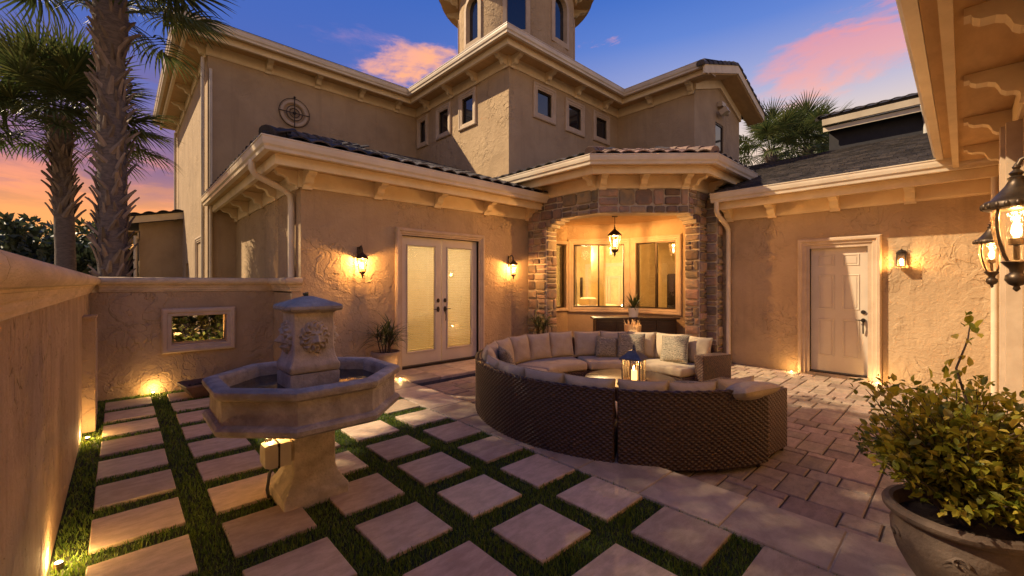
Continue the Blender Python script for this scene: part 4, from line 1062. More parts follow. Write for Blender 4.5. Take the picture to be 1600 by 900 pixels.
# outlet box fixed to the pedestal, with its cable and the basin light
ob = empty('outlet_box', (.86, 3.47, .47), 'cream weatherproof outlet box clipped to the side of the fountain pedestal', 'electrical box')
obj('back_box', MB().obox((.885, 3.455, .400), (1, 0, 0), (0, 1, 0), (0, 0, 1), .04, .07, .085), 'outlet_cream', ob)
obj('hinge_plate', MB().obox((.842, 3.455, .400), (1, 0, 0), (0, 1, 0), (0, 0, 1), .008, .075, .09), 'iron_black', ob)
m = MB(); m.loops([[(x, 3.455 + y * k * 1.3, .400 + z * k * 1.2) for y, z in ((-.055, -.07), (-.06, -.05), (-.06, .05), (-.05, .075), (.05, .075), (.06, .05), (.06, -.05), (.05, -.07))] for x, k in ((.836, 1), (.79, 1), (.755, .85), (.745, .6))])
obj('bubble_cover', m, 'outlet_cream', ob, 40)
obj('cable', MB().tube([(.88, 3.52, .40), (.86, 3.55, .30), (.83, 3.60, .2), (.82, 3.62, .08), (.84, 3.66, .0)], .012, 8), 'lead_grey', ob, 60)
def ground_spot(loc, label, power, aim=(0, 0, 1), group=None, spots=False):
    e = empty('ground_spotlight', loc, label, 'light', group)
    obj('housing', MB().lathe([(.020, -.03), (.023, .008), (.020, .013)], 14), 'light_housing', e, 40, world=False)
    obj('lens', MB().lathe([(.017, .0135), (.012, .018), (.003, .020)], 14), 'spot_lens', e, 60, world=False)
    light('spot_glow', (0, 0, .055), power, e, .015, (1, .60, .22)); return e
SG = 'small warm ground spotlights'
ground_spot((.36, 8.30, 0), 'small lit ground spotlight below the framed opening in the back wall', 2.6, group=SG)
ground_spot((-.255, 6.35, 0), 'small lit ground spotlight beside the niche box on the long left wall', 3, group=SG)
ground_spot((-.265, 3.62, 0), 'small lit ground spotlight nearest the camera along the left wall', 3.5, group=SG)
ground_spot((3.52, 6.60, 0), 'small lit ground spotlight in front of the pot at the french door', 1.8, group=SG)
ground_spot((9.64, 2.30, ZP), 'small lit ground spotlight left of the white panelled door', 1.6, group=SG)
ground_spot((9.62, 1.02, ZP), 'small lit ground spotlight right of the white panelled door', 1.6, group=SG)
ground_spot((.80, 3.50, .497), 'small lit spotlight above the outlet box under the fountain basin', 1.6, group=SG)

ground_spot((.93, 8.66, .52), 'small added spotlight brightening the shrub leaves behind the framed opening', 16, group=SG)  # lamp added to brighten the leaves seen through the opening

# ================================================================== WALL LANTERNS
def lantern_body(e, s=1.0, glow=20, nside=6, hang=True, ztop=.0):
    """cage hangs below z=0 (local); returns nothing"""
    def rg_(r, z, n=nside, ph=0.0): return [(r * s * math.cos(2 * PI * i / n + ph), r * s * math.sin(2 * PI * i / n + ph), z * s) for i in range(n)]
    obj('lantern_roof', MB().loops([rg_(r, z) for r, z in ((.085, -.105), (.098, -.10), (.098, -.085), (.06, -.045), (.022, -.015), (.016, 0), (.010, .004))]), 'bronze_black', e, 30, world=False)
    obj('finial', MB().lathe([(.006 * s, 0), (.014 * s, .015 * s), (.006 * s, .03 * s), (.011 * s, .042 * s), (.003 * s, .062 * s)], 10), 'bronze_black', e, 60, world=False)
    m = MB()
    for i in range(nside):
        a = 2 * PI * i / nside; m.tube([(.082 * s * math.cos(a), .082 * s * math.sin(a), -.10 * s), (.048 * s * math.cos(a), .048 * s * math.sin(a), -.30 * s)], .0045 * s, 5)
    m.loops([rg_(.052, z) for z in (-.315, -.295)]).loops([rg_(r, z) for r, z in ((.05, -.315), (.03, -.33), (.012, -.345), (.018, -.36), (.010, -.378), (.003, -.395))])
    obj('lantern_frame', m, 'bronze_black', e, world=False)
    obj('lantern_glass', MB().loops([rg_(.079, -.105), rg_(.047, -.295)], True, False, False), 'lamp_glass', e, world=False)
    obj('bulb', MB().lathe([(.006 * s, -.25 * s), (.014 * s, -.235 * s), (.018 * s, -.21 * s), (.014 * s, -.18 * s), (.004 * s, -.155 * s)], 12), 'bulb', e, 60, world=False)
    light('lamp_light', (0, 0, -.132 * s), glow, e, .018)
WLG = 'bronze coach lanterns beside the french doors'
for k, (x, lab) in enumerate(((3.10, 'lit bronze coach lantern on the stucco wall left of the french doors'), (6.72, 'lit bronze coach lantern between the french doors and the stone bay'))):
    e = empty('wall_lantern', (x, 7.17, 2.20), lab, 'lantern', WLG)
    lantern_body(e, 1.15, 21)
    obj('back_plate', MB().cbox(-.035, .035, .115, .148, -.16, .10, .008).loops([[(.05 * math.cos(t * PI / 6), y, .05 * math.sin(t * PI / 6)) for t in range(12)] for y in (.11, .13)]), 'bronze_black', e, 40, world=False)
    obj('arm', MB().tube([(0, .13, .02), (0, .10, .10), (0, .05, .115), (0, .015, .08), (0, 0, .03)], .010, 8), 'bronze_black', e, 60, world=False)
e = empty('wall_lantern', (9.74, .72, 2.06), 'small dark box lantern lit on the wall right of the panelled door', 'lantern')
obj('back_plate', MB().cbox(.06, .098, -.05, .05, -.10, .16, .006), 'iron_black', e, world=False)
m = MB().lathe([(.07, .10), (.075, .115), (.035, .155), (.012, .17)], 12).box(-.06, .06, -.06, .06, -.125, -.11).tube([(.08, 0, .13), (.03, 0, .18), (0, 0, .16)], .009, 6)
for sx in (-1, 1):
    for sy in (-1, 1): m.box(sx * .055 - .006, sx * .055 + .006, sy * .055 - .006, sy * .055 + .006, -.11, .105)
obj('lantern_frame', m, 'iron_black', e, world=False)
obj('lantern_glass', MB().box(-.05, .05, -.05, .05, -.109, .10), 'lamp_glass', e, world=False)
obj('bulb', MB().sphere((0, 0, -.03), .028, 10, 7, (1, 1, 1.6)), 'bulb', e, 60, world=False); light('lamp_light', (0, 0, -.09), 9, e, .02)
# pendant
e = empty('pendant_lantern', (8.45, 5.55, 2.93), 'lit bronze pendant lantern hanging under the stone bay', 'lantern')
lantern_body(e, 1.65, 100, 8)
obj('hanging_rod', MB().tube([(0, 0, .04), (0, 0, .29)], .009, 6).lathe([(.06, .27), (.07, .285), (.07, .296)], 14), 'bronze_black', e, 40, world=False)
# big porch lanterns with bellied glass
def porch_lantern(x, label, glow):
    e = empty('porch_lantern', (x, -.20, 2.2), label, 'lantern', 'large bronze lanterns on the side porch')
    obj('lantern_roof', MB().lathe([(.115, -.14), (.13, -.13), (.132, -.105), (.118, -.09), (.10, -.085), (.07, -.045), (.045, -.01), (.03, .02), (.035, .035), (.02, .045), (.03, .06), (.012, .08), (.018, .092), (.003, .12)], 22), 'bronze_black', e, 50, world=False)
    beads = MB()
    for i in range(20):
        a = 2 * PI * i / 20; beads.sphere((.124 * math.cos(a), .124 * math.sin(a), -.118), .016, 6, 5, (1, 1, 1.3))
    obj('beaded_rim', beads, 'bronze_black', e, 60, world=False)
    belly = [(.092, -.14), (.098, -.19), (.096, -.25), (.084, -.32), (.062, -.39), (.045, -.425)]
    m = MB()
    for i in range(4):
        a = PI / 4 + i * PI / 2; m.tube([(r * 1.05 * math.cos(a), r * 1.05 * math.sin(a), z) for r, z in belly], .008, 6)
    m.lathe([(.045, -.42), (.06, -.43), (.045, -.45), (.028, -.47), (.025, -.49), (.042, -.505), (.045, -.53), (.03, -.555), (.012, -.565), (.015, -.58), (.003, -.595)], 16)
    obj('lantern_frame', m, 'bronze_black', e, 50, world=False)
    obj('lantern_glass', MB().lathe([(r * .97, z) for r, z in belly], 24, (0, 0, 0), False), 'lamp_glass', e, 60, world=False)
    obj('bulb_holder', MB().lathe([(.035, -.43), (.012, -.42), (.012, -.34), (.03, -.335), (.03, -.30), (.012, -.295)], 12), 'bronze_black', e, 50, world=False)
    obj('bulb', MB().lathe([(.008, -.295), (.02, -.27), (.018, -.235), (.004, -.195)], 12), 'bulb', e, 60, world=False)
    obj('arm', MB().tube([(0, -.17, -.02), (0, -.14, .10), (0, -.07, .16), (0, -.015, .13), (0, 0, .09)], .012, 8).cbox(-.05, .05, -.179, -.155, -.16, .12, .006), 'bronze_black', e, 50, world=False)
    light('lamp_light', (0, 0, -.175), glow * .7, e, .018); return e
porch_lantern(3.62, 'large bronze porch lantern with bellied glass, nearest the camera at the right edge', 4.5)
porch_lantern(6.60, 'smaller looking bronze porch lantern farther along the side porch wall', 5)

# ================================================================== SOFA
SC = Vector((5.10, 3.20, ZP))
def pol(r, a): return (SC.x + r * math.cos(a), SC.y + r * math.sin(a))
def arc_block(r0, r1, a0, a1, z0, z1, rnd=.03, n=None, puff=0.0, endr=None):
    """rounded block following the curve; returns V,F,UV arrays in world space"""
    a0, a1 = rad(a0), rad(a1); rm = (r0 + r1) / 2; L = abs(a1 - a0) * rm; n = n or max(6, int(L / .05)); endr = rnd if endr is None else endr
    k = 3; cs = []
    for cx, cz, ph in ((r1 - rnd, z0 + rnd, -90), (r1 - rnd, z1 - rnd, 0), (r0 + rnd, z1 - rnd, 90), (r0 + rnd, z0 + rnd, 180)):
        for i in range(k + 1): t = rad(ph + 90 * i / k); cs.append((cx + rnd * math.cos(t), cz + rnd * math.sin(t)))
    per = [0]
    for i in range(1, len(cs)): per.append(per[-1] + math.hypot(cs[i][0] - cs[i - 1][0], cs[i][1] - cs[i - 1][1]))
    zc, rc = (z0 + z1) / 2, rm; m = MB(); Ls = []; uv = []
    st = [0.0]
    for e in (.3, .7): st.append(endr * e / L * (1 if endr else 0))
    st += [endr / L + (1 - 2 * endr / L) * i / n for i in range(n + 1)]
    for e in (.7, .3): st.append(1 - endr * e / L)
    st.append(1.0)
    for s in st:
        a = a0 + (a1 - a0) * s; de = min(s, 1 - s) * L
        q = 1.0 if de >= endr else math.sqrt(max(0, 1 - (1 - de / max(endr, 1e-6)) ** 2)); sh = endr * (1 - q)
        loop = []
        for (r, z), pp in zip(cs, per):
            kr = ((r1 - r0) / 2 - sh) / ((r1 - r0) / 2); kz = ((z1 - z0) / 2 - sh) / ((z1 - z0) / 2)
            pz = puff * math.sin(PI * min(1, max(0, s))) * (1 if z > zc else 0) * math.sin(PI * min(1, max(0, (r - r0) / (r1 - r0))))
            x, y = pol(rc + (r - rc) * kr, a); loop.append((x, y, zc + (z - zc) * kz + pz)); uv.append((s * L, pp))
        Ls.append(loop)
    m.loops(Ls); m.uvs = uv; return m
def uvobj(name, m, mt, parent, smooth=45):
    me = bpy.data.meshes.new(name); me.from_pydata(m.v, [], m.f); l = me.uv_layers.new(name='UVMap')
    for i, lp in enumerate(me.loops): l.data[i].uv = m.uvs[lp.vertex_index]
    me.polygons.foreach_set('use_smooth', [True] * len(me.polygons)); me.set_sharp_from_angle(angle=rad(smooth))
    return link(name, me, mt, parent)
def woven(a0, a1, r, z0, z1, out=1, res=.0072):
    """woven wicker skin: real over-and-under relief"""
    a0, a1 = rad(a0), rad(a1); L = (a1 - a0) * r; nu = int(L / res); nv = int((z1 - z0) / .0053)
    U_, V_ = np.meshgrid(np.linspace(0, L, nu + 1), np.linspace(0, z1 - z0, nv + 1)); row = np.floor(V_ / .0222); fv = V_ / .0222 - row - .5
    h = (.5 + .5 * np.cos(PI * (U_ / .031 + row))) * np.sqrt(np.clip(1 - 4 * fv * fv, 0, 1)) * .013
    rr = r + out * h + rg.normal(0, .0004, h.shape); A = a0 + U_ / r
    P_ = np.stack([SC.x + rr * np.cos(A), SC.y + rr * np.sin(A), z0 + V_], -1).reshape(-1, 3)
    i = np.arange(nu)[None, :] + (np.arange(nv) * (nu + 1))[:, None]; i = i.ravel()
    return fastmesh('woven_back', P_, np.stack([i, i + 1, i + nu + 2, i + nu + 1], 1), np.stack([U_, V_], -1).reshape(-1, 2) + 50.0)
simple('wicker_strand', (.075, .036, .020), (.04, .020, .012), .45, 45, .3, 160, .001, spec=.5)
ZS = ZP + .05; ZRIM = .665
def cushion_grid(wd, ht, th, seed=0, n=16, sag=.25, name='cushion'):
    """puffed pillow: local x width, z height, y thickness; origin bottom centre"""
    rr = random.Random(seed); V = []; F = []
    ph = [rr.uniform(0, 6) for _ in range(6)]
    for side in (-1, 1):
        for j in range(n + 1):
            for i in range(n + 1):
                u = -1 + 2 * i / n; v = -1 + 2 * j / n
                pin = 1 - .07 * (1 - abs(v) ** 2) * abs(u) ** 3; pinv = 1 - .06 * (1 - abs(u) ** 2) * abs(v) ** 3
                e = max(0, (1 - abs(u) ** 2.6)) ** .5 * max(0, (1 - abs(v) ** 2.6)) ** .5
                wr = .06 * (math.sin(u * 5 + ph[0] + v * 2) * math.sin(v * 6 + ph[1])) + .03 * math.sin(9 * u * v + ph[2])
                V.append((u * wd / 2 * pin, side * th / 2 * (e * (1 + wr) + .04), (v * pinv * .5 + .5) * ht - .02 * ht * sag * (1 - u * u) * (1 if v > 0 else 0)))
    N = (n + 1) ** 2
    for j in range(n):
        for i in range(n):
            a = j * (n + 1) + i; F.append((a, a + 1, a + n + 2, a + n + 1)); F.append((N + a, N + a + n + 1, N + a + n + 2, N + a + 1))
    rim = [i for i in range(n + 1)] + [(n + 1) * j + n for j in range(1, n + 1)] + [n * (n + 1) + i for i in range(n - 1, -1, -1)] + [(n + 1) * j for j in range(n - 1, 0, -1)]
    for k in range(len(rim)): a, b = rim[k], rim[(k + 1) % len(rim)]; F.append((b, a, N + a, N + b))
    me = bpy.data.meshes.new(name); me.from_pydata(V, [], F); me.polygons.foreach_set('use_smooth', [True] * len(F)); return me, [V[k] for k in rim]
def put_cushion(name, me, mt, loc, yaw, tilt, parent=None, roll=0.0, **k):
    o = link(name, me, mt, parent, False, **k)
    o.matrix_basis = Matrix.Translation(Vector(loc) - (wloc(parent) if parent else Vector())) @ Matrix.Rotation(yaw, 4, 'Z') @ Matrix.Rotation(tilt, 4, 'X') @ Matrix.Rotation(roll, 4, 'Y'); return o
def piping(rim, th): return MB().tube([Vector(p) * 1.0 for p in rim] + [Vector(rim[0])], .006, 5, False)
SG2 = 'curved wicker sofa sections round the coffee table'
secs = [(-14, 60, 'curved wicker sofa section with tan cushions in front of the right stone pier', 'far'), (61, 147.5, 'curved wicker sofa section with tan cushions backing onto the planter and french wall', 'far'),
        (148.3, 209.7, 'curved wicker sofa section at the left with its woven back next to the stone border', 'near'), (210.4, 252.5, 'nearest curved wicker sofa section, its dark woven back towards the camera', 'near')]
for si, (a0, a1, lab, kd) in enumerate(secs):
    pm = pol(1.6, rad((a0 + a1) / 2)); e = empty('sofa_section', (pm[0], pm[1], ZP), lab, 'sofa', SG2)
    uvobj('seat_base', arc_block(1.20, 1.93, a0, a1, ZS, .20, .012), 'wicker', e)
    uvobj('backrest', arc_block(1.95, 2.035, a0, a1, ZS, ZRIM, .02), 'wicker_plain' if kd == 'near' else 'wicker', e)
    if kd == 'near' or si == 1:
        aa = a0 + .3 if si != 1 else 118
        link('woven_back', woven(aa, a1 - .3, 2.037, ZS + .005, ZRIM - .012), 'wicker_strand', e)
        Lr = (rad(a1) - rad(aa)) * 2.04; mb = MB(); nn = int(Lr / .02)
        pts = [(*pol(2.035 + .012 * math.sin(i * 1.3), rad(aa) + (rad(a1 - aa)) * i / nn), ZRIM - .004 + .006 * math.cos(i * 1.3)) for i in range(nn + 1)]
        mb.tube(pts, .012, 6); mb.tube([(*pol(2.02 - .012 * math.sin(i * 1.3), rad(aa) + (rad(a1 - aa)) * i / nn), ZRIM + .001 - .006 * math.cos(i * 1.3)) for i in range(nn + 1)], .012, 6)
        obj('braided_rim', mb, 'wicker_strand', e, 60)
    nse = 2; sp_ = (a1 - a0) / nse
    for q in range(nse):
        uvobj('seat_cushion', arc_block(1.17, 1.80, a0 + q * sp_ + .35, a0 + (q + 1) * sp_ - .35, .205, .345, .045, None, .03), 'cushion_tan', e, 180)
    nb_ = {0: 5, 1: 6, 2: 4, 3: 3}[si]; sp_ = (a1 - a0) / nb_
    for q in range(nb_):
        am = rad(a0 + (q + .5) * sp_); wd = 1.86 * rad(sp_) * 1.02
        me, rim = cushion_grid(wd, .46 if kd == 'far' else .41, .19, si * 10 + q, name='back_cushion')
        x, y = pol(1.80, am); o = put_cushion('back_cushion', me, 'cushion_tan', (x, y, .335 + R.uniform(-.01, .01)), am - PI / 2 + R.uniform(-.05, .05), -rad(12), e)
        o.rotation_euler = o.rotation_euler
        pp = obj('piping', piping(rim, 0), 'cushion_tan', o, 60, world=False)
    m = MB()
    for a in (a0 + 2, a1 - 2):
        for r in (1.26, 1.98): x, y = pol(r, rad(a)); m.tube([(x, y, ZP), (x, y, ZS + .01)], .02, 8)
    for k, L_ in enumerate([m]): obj('sofa_feet', m, 'iron_black', e, 60)
    if si == 0: uvobj('armrest', arc_block(1.45, 2.03, -21, -14.3, ZS, .545, .012), 'wicker', e)
    if si == 3:
        bmx = MB(); c_ = Vector((4.86, 1.62, (ZS + .56) / 2)); ax_ = Vector((math.cos(rad(-6)), math.sin(rad(-6)), 0)); ay_ = Vector((-ax_.y, ax_.x, 0)); hx_, hy_, hz_ = .27, .34, (.56 - ZS) / 2; bmx.uvs = []
        for nrm, uu, hu, hn, vv, hv in ((-ay_, ax_, hx_, hy_, Vector((0, 0, 1)), hz_), (ax_, ay_, hy_, hx_, Vector((0, 0, 1)), hz_), (ay_, -ax_, hx_, hy_, Vector((0, 0, 1)), hz_), (-ax_, -ay_, hy_, hx_, Vector((0, 0, 1)), hz_), (Vector((0, 0, 1)), ax_, hx_, hz_, ay_, hy_)):
            q_0 = c_ + nrm * hn; bmx.add([q_0 - uu * hu - vv * hv, q_0 + uu * hu - vv * hv, q_0 + uu * hu + vv * hv, q_0 - uu * hu + vv * hv], [(0, 1, 2, 3)]); bmx.uvs += [(0, 0), (2 * hu, 0), (2 * hu, 2 * hv), (0, 2 * hv)]
        uvobj('armrest', bmx, 'wicker', e)
        m_ = MB()
        for sx in (-1, 1):
            for sy in (-1, 1): q_0 = c_ + ax_ * sx * (hx_ - .04) + ay_ * sy * (hy_ - .04); m_.tube([(q_0.x, q_0.y, ZP), (q_0.x, q_0.y, ZS + .01)], .02, 8)
        obj('armrest_foot', m_, 'iron_black', e, 60)
# loose pillows and blankets
def pillow(ang, r, z, mt, label, size=.46, tilt=-20, roll=0, yaw=0, seed=1, lie=False):
    me, rim = cushion_grid(size, size * .95, .16, seed, name='throw_pillow')
    x, y = pol(r, rad(ang))
    o = put_cushion('throw_pillow', me, mt, (x, y, z), rad(ang) - PI / 2 + rad(yaw), rad(tilt), None, rad(roll), label=label, cat='pillow', group='throw pillows on the wicker sofa')
    obj('piping', piping(rim, 0), mt, o, 60, world=False); return o
pillow(131, 1.55, .345, 'pillow_pattern', 'dark patterned throw pillow at the left end of the sofa', .44, -22, 0, 20, 3)
pillow(43, 1.60, .345, 'pillow_pattern', 'small patterned throw pillow left of the candle lantern', .38, -18, 8, 10, 4)
pillow(28, 1.58, .345, 'pillow_pattern', 'patterned throw pillow right behind the candle lantern', .47, -20, 0, 0, 5)
pillow(2, 1.55, .345, 'pillow_pattern', 'large patterned throw pillow against the right armrest of the sofa', .50, -22, -8, -10, 6)
pillow(152, 1.62, .50, 'cushion_stripe', 'grey and cream striped pillow lying on the left back cushions', .42, -70, 0, 35, 7)
pillow(246, 1.70, .56, 'cushion_tan', 'cream pillow slumped over the back of the nearest sofa section', .50, -74, 6, 10, 8)
pillow(250, 1.40, .42, 'cushion_stripe', 'grey striped pillow lying on the nearest sofa section', .42, -70, 0, 25, 9)
pillow(243, 1.25, .42, 'pillow_pattern', 'patterned pillow just showing behind the nearest sofa back', .40, -60, 0, -30, 10)

# ================================================================== COFFEE TABLE, LANTERN
TC = Vector((5.32, 3.25, ZP))
ct = empty('coffee_table', TC, 'round wooden topped wicker coffee table inside the curved sofa', 'table')
def ngon(r, z, n=8, ph=22.5): return [(TC.x + r * math.cos(rad(ph + 360 * i / n)), TC.y + r * math.sin(rad(ph + 360 * i / n)), z) for i in range(n)]
obj('tabletop', MB().loops([ngon(r, z, 32, 0) for r, z in ((.60, .265), (.625, .27), (.63, .285), (.625, .30), (.61, .305))]), 'table_top', ct, 40)
obj('table_base', MB().loops([ngon(r, z, 32, 0) for r, z in ((.42, ZP), (.44, .0), (.44, .2), (.56, .264))]), 'wicker_plain', ct, 40)
L0 = Vector((5.05, 3.02, .306))
cl = empty('candle_lantern', L0, 'lit candle lantern with hipped metal roof standing on the coffee table', 'lantern', rz=rad(12))
obj('base', MB().cbox(-.17, .17, -.17, .17, 0, .03, .008).cbox(-.14, .14, -.14, .14, .031, .05, .006), 'dark_wood', cl, world=False)
m = MB()
for sx in (-1, 1):
    for sy in (-1, 1): m.box(sx * .115 - .008, sx * .115 + .008, sy * .115 - .008, sy * .115 + .008, .05, .33)
for t in (0, 1):
    for s_ in (-1, 1):
        (m.box(-.005, .005, s_ * .115 - .005, s_ * .115 + .005, .05, .33) if t == 0 else m.box(s_ * .115 - .005, s_ * .115 + .005, -.005, .005, .05, .33))
obj('frame', m, 'lead_grey', cl, world=False)
obj('glass_panel', MB().loops([[(-.112, -.112, z), (.112, -.112, z), (.112, .112, z), (-.112, .112, z)] for z in (.051, .329)], True, False, False), 'lamp_glass', cl, world=False)
obj('roof', MB().loops([[(-h, -h, z), (h, -h, z), (h, h, z), (-h, h, z)] for h, z in ((.15, .33), (.15, .345), (.06, .425), (.055, .445), (.03, .455))]).lathe([(.02, .455), (.03, .47), (.012, .485), (.02, .50), (.006, .525)], 12), 'lead_grey', cl, 40, world=False)
obj('handle_ring', MB().tube([(.03 * math.cos(t * PI / 8), 0, .53 + .03 * math.sin(t * PI / 8)) for t in range(17)], .004, 5), 'lead_grey', cl, 60, world=False)
obj('candle', MB().lathe([(.045, .051), (.045, .17), (.04, .18), (.02, .175)], 18), 'candle_wax', cl, 50, world=False)
obj('flame', MB().lathe([(.003, .18), (.012, .20), (.009, .225), (.001, .25)], 10), 'flame', cl, 60, world=False)
light('lamp_light', (0, 0, .275), 3.5, cl, .012, (1, .50, .16))

# ================================================================== CONSOLE, BASKET, WHITE POT
cc = Vector((8.82, 5.20, ZP)); ca = math.atan2(-.68, .73)
cs = empty('console_cabinet', cc, 'dark wood console cabinet under the bay windows', 'cabinet', rz=ca)
obj('carcass', MB().cbox(-.94, .94, .02, .40, .06, .90, .006), 'dark_wood', cs, world=False)
obj('top', MB().cbox(-1.0, 1.0, -.03, .44, .901, .94, .012), 'dark_wood', cs, world=False)
for k in range(4):
    x0 = -.92 + k * .463
    obj('cabinet_door', MB().box(x0, x0 + .45, .0, .019, .10, .86).box(x0 + .06, x0 + .39, -.004, .0, .18, .78), 'dark_wood', cs, world=False)
    obj('knob', MB().sphere((x0 + (.40 if k % 2 == 0 else .05), -.014, .50), .014), 'bronze_black', cs, 60, world=False)
for sx in (-.9, .9):
    for y in (.06, .36): obj('leg', MB().box(sx - .03, sx + .03, y - .03, y + .03, 0, .062), 'dark_wood', cs, world=False)
def q_(x, y, z): v = Matrix.Rotation(ca, 3, 'Z') @ Vector((x, y, z)); return cc + v
wp = q_(-.02, .18, .941)
pot = empty('plant_pot', wp, 'white ceramic pot with a spiky green plant standing on the console', 'plant')
obj('pot', MB().lathe([(.075, 0), (.10, .005), (.118, .12), (.125, .22), (.118, .222), (.11, .20), (.02, .19)], 24), 'white_ceramic', pot, 50, world=False)
def strap(mb, base, az, el, L, wd, droop, n=6, fold=.3):
    b = Vector(base); d = Vector((math.cos(az) * math.cos(el), math.sin(az) * math.cos(el), math.sin(el))); side = Vector((-math.sin(az), math.cos(az), 0)); p = b.copy(); vs = []; fs = []
    for i in range(n + 1):
        t = i / n; w_ = wd * (math.sin(PI * min(1, t * .9 + .12)) ** .6) * (1 - t ** 3) + .0006
        nn = d.cross(side).normalized()
        vs += [p - side * w_ + nn * 0, p - nn * w_ * fold, p + side * w_]
        d = (d + Vector((0, 0, -droop / n))).normalized(); p = p + d * (L / n)
    for i in range(n):
        a = i * 3; fs += [(a, a + 1, a + 4, a + 3), (a + 1, a + 2, a + 5, a + 4)]
    mb.add(vs, fs)
def straps(par, c, n, L, wd, dr, el0, el1, mt='pot_leaf', seed=1, ns=6, name='leaf', merge=0):
    rr = random.Random(seed); rest = MB()
    for i in range(n):
        mb = MB() if i < n - merge else rest
        strap(mb, c, rr.uniform(0, 2 * PI), rr.uniform(el0, el1), L * rr.uniform(.7, 1.1), wd, dr * rr.uniform(.6, 1.3), ns)
        if mb is not rest: link(name, mb.mesh(name, 180, False), mt, par)
    if rest.v: link('foliage', rest.mesh('foliage', 180, False), mt, par, kind='stuff')
straps(pot, wp + Vector((0, 0, .20)), 60, .44, .017, .9, .3, 1.45, seed=5)
bk = q_(.02, -1.20, 0); bk = Vector((8.02, 4.82, ZP))
bs = empty('woven_basket', bk + Vector((0, 0, .07)), 'pale woven basket of twigs glowing between the sofa and the console', 'basket')
m = MB()
for k in range(30):
    z = .30 + k * .0165; r = .135 + .035 * (k / 30); m.tube([((r + .006 * ((i + k) % 2)) * math.cos(2 * PI * i / 28), (r + .006 * ((i + k) % 2)) * math.sin(2 * PI * i / 28), z) for i in range(29)], .008, 5, False)
obj('weave', m, 'rattan_cream', bs, 60, world=False)
obj('inner_glow', MB().lathe([(.10, .30), (.12, .60), (.08, .68)], 18), 'basket_glow', bs, 60, world=False)
m = MB(); m.box(-.16, .16, -.16, .16, .27, .295)
for sx in (-.14, .14):
    for sy in (-.14, .14): m.box(sx - .012, sx + .012, sy - .012, sy + .012, 0, .27)
obj('stand', m, 'dark_wood', bs, world=False)
m = MB(); rr = random.Random(9)
for k in range(34):
    a = rr.uniform(0, 6.28); r = rr.uniform(.08, .17); m.tube([(r * math.cos(a) * .9, r * math.sin(a) * .9, .70), (r * 1.05 * math.cos(a + .1), r * 1.05 * math.sin(a + .1), .78 + rr.uniform(0, .05)), (r * 1.3 * math.cos(a), r * 1.3 * math.sin(a), .83 + rr.uniform(-.02, .09))], [.008, .007, .002], 5)
obj('twigs', m, 'rattan_cream', bs, 60, world=False)
light('basket_light', (-.22, -.22, .95), 2.2, bs, .03, (1, .6, .28))

# ================================================================== POTTED PLANTS
def cane_plant(name, loc, label, potprof, potmat, soilz, seed, H=.45, spread=.10, n=9, L=.42):
    e = empty(name, loc, label, 'plant'); rr = random.Random(seed); L0_ = Vector(loc)
    obj('pot', MB().lathe(potprof, 32), potmat, e, 40, world=False)
    r = [p for p in potprof if p[1] >= soilz][0][0] * .9
    obj('soil', MB().lathe([(r * .96, soilz - .03), (r * .96, soilz), (.01, soilz + .015)], 24), 'soil', e, 60, world=False)
    cm = MB(); fol = MB(); cnt = 0
    for k in range(n):
        a = rr.uniform(0, 6.28); d = rr.uniform(.01, spread); p0 = Vector((d * math.cos(a), d * math.sin(a), soilz)); h = H * rr.uniform(.45, 1)
        p1 = p0 + Vector((math.cos(a) * h * .22, math.sin(a) * h * .22, h)); pm_ = (p0 + p1) / 2 + Vector((rr.uniform(-.02, .02), rr.uniform(-.02, .02), 0))
        o = obj('stem', MB().tube([p0, pm_, p1], [.011, .009, .007], 7), 'bark', e, 60, world=False)
        for q in range(rr.randint(11, 15)):
            t = rr.uniform(.55, 1.0); b = p0.lerp(p1, t); mb = MB(); strap(mb, b, rr.uniform(0, 6.28), rr.uniform(.1, 1.2), L * rr.uniform(.55, 1.05), .011, rr.uniform(.5, 1.3), 6)
            link('leaf', mb.mesh('leaf', 180, False), 'pot_leaf', e, False); cnt += 1
    return e
cane_plant('potted_plant', (3.42, 6.94, 0), 'spiky green cane plant in a round tan pot left of the french doors', [(.14, 0), (.17, .01), (.215, .30), (.235, .40), (.25, .405), (.255, .455), (.235, .46), (.22, .42), (.215, .30)], 'terracotta_pot', .41, 2, .46, .08, 11, .58)
cane_plant('potted_plant', (7.02, 6.60, 0), 'spiky green cane plant in a dark pot between french wall and stone pier', [(.14, 0), (.17, .01), (.22, .34), (.26, .355), (.26, .39), (.23, .39), (.22, .33)], 'bronze_black', .34, 6, .52, .06, 9, .52)
e = empty('lawn_planter', (.98, 7.70, 0), 'low rust brown trough planter on the lawn behind the fountain', 'planter', rz=rad(8))
m = MB(); m.loops([[(-a, -b, z), (a, -b, z), (a, b, z), (-a, b, z)] for a, b, z in ((.22, .13, 0), (.33, .24, .16), (.345, .255, .18), (.345, .255, .2), (.30, .21, .2), (.29, .2, .13))])
obj('trough', m, 'rust_planter', e, world=False)
m = MB(); rr = random.Random(4)
for k in range(26): m.sphere((rr.uniform(-.26, .26), rr.uniform(-.17, .17), .15), rr.uniform(.02, .045), 7, 5)
obj('dark_pebbles', m, 'soil', e, 60, world=False)

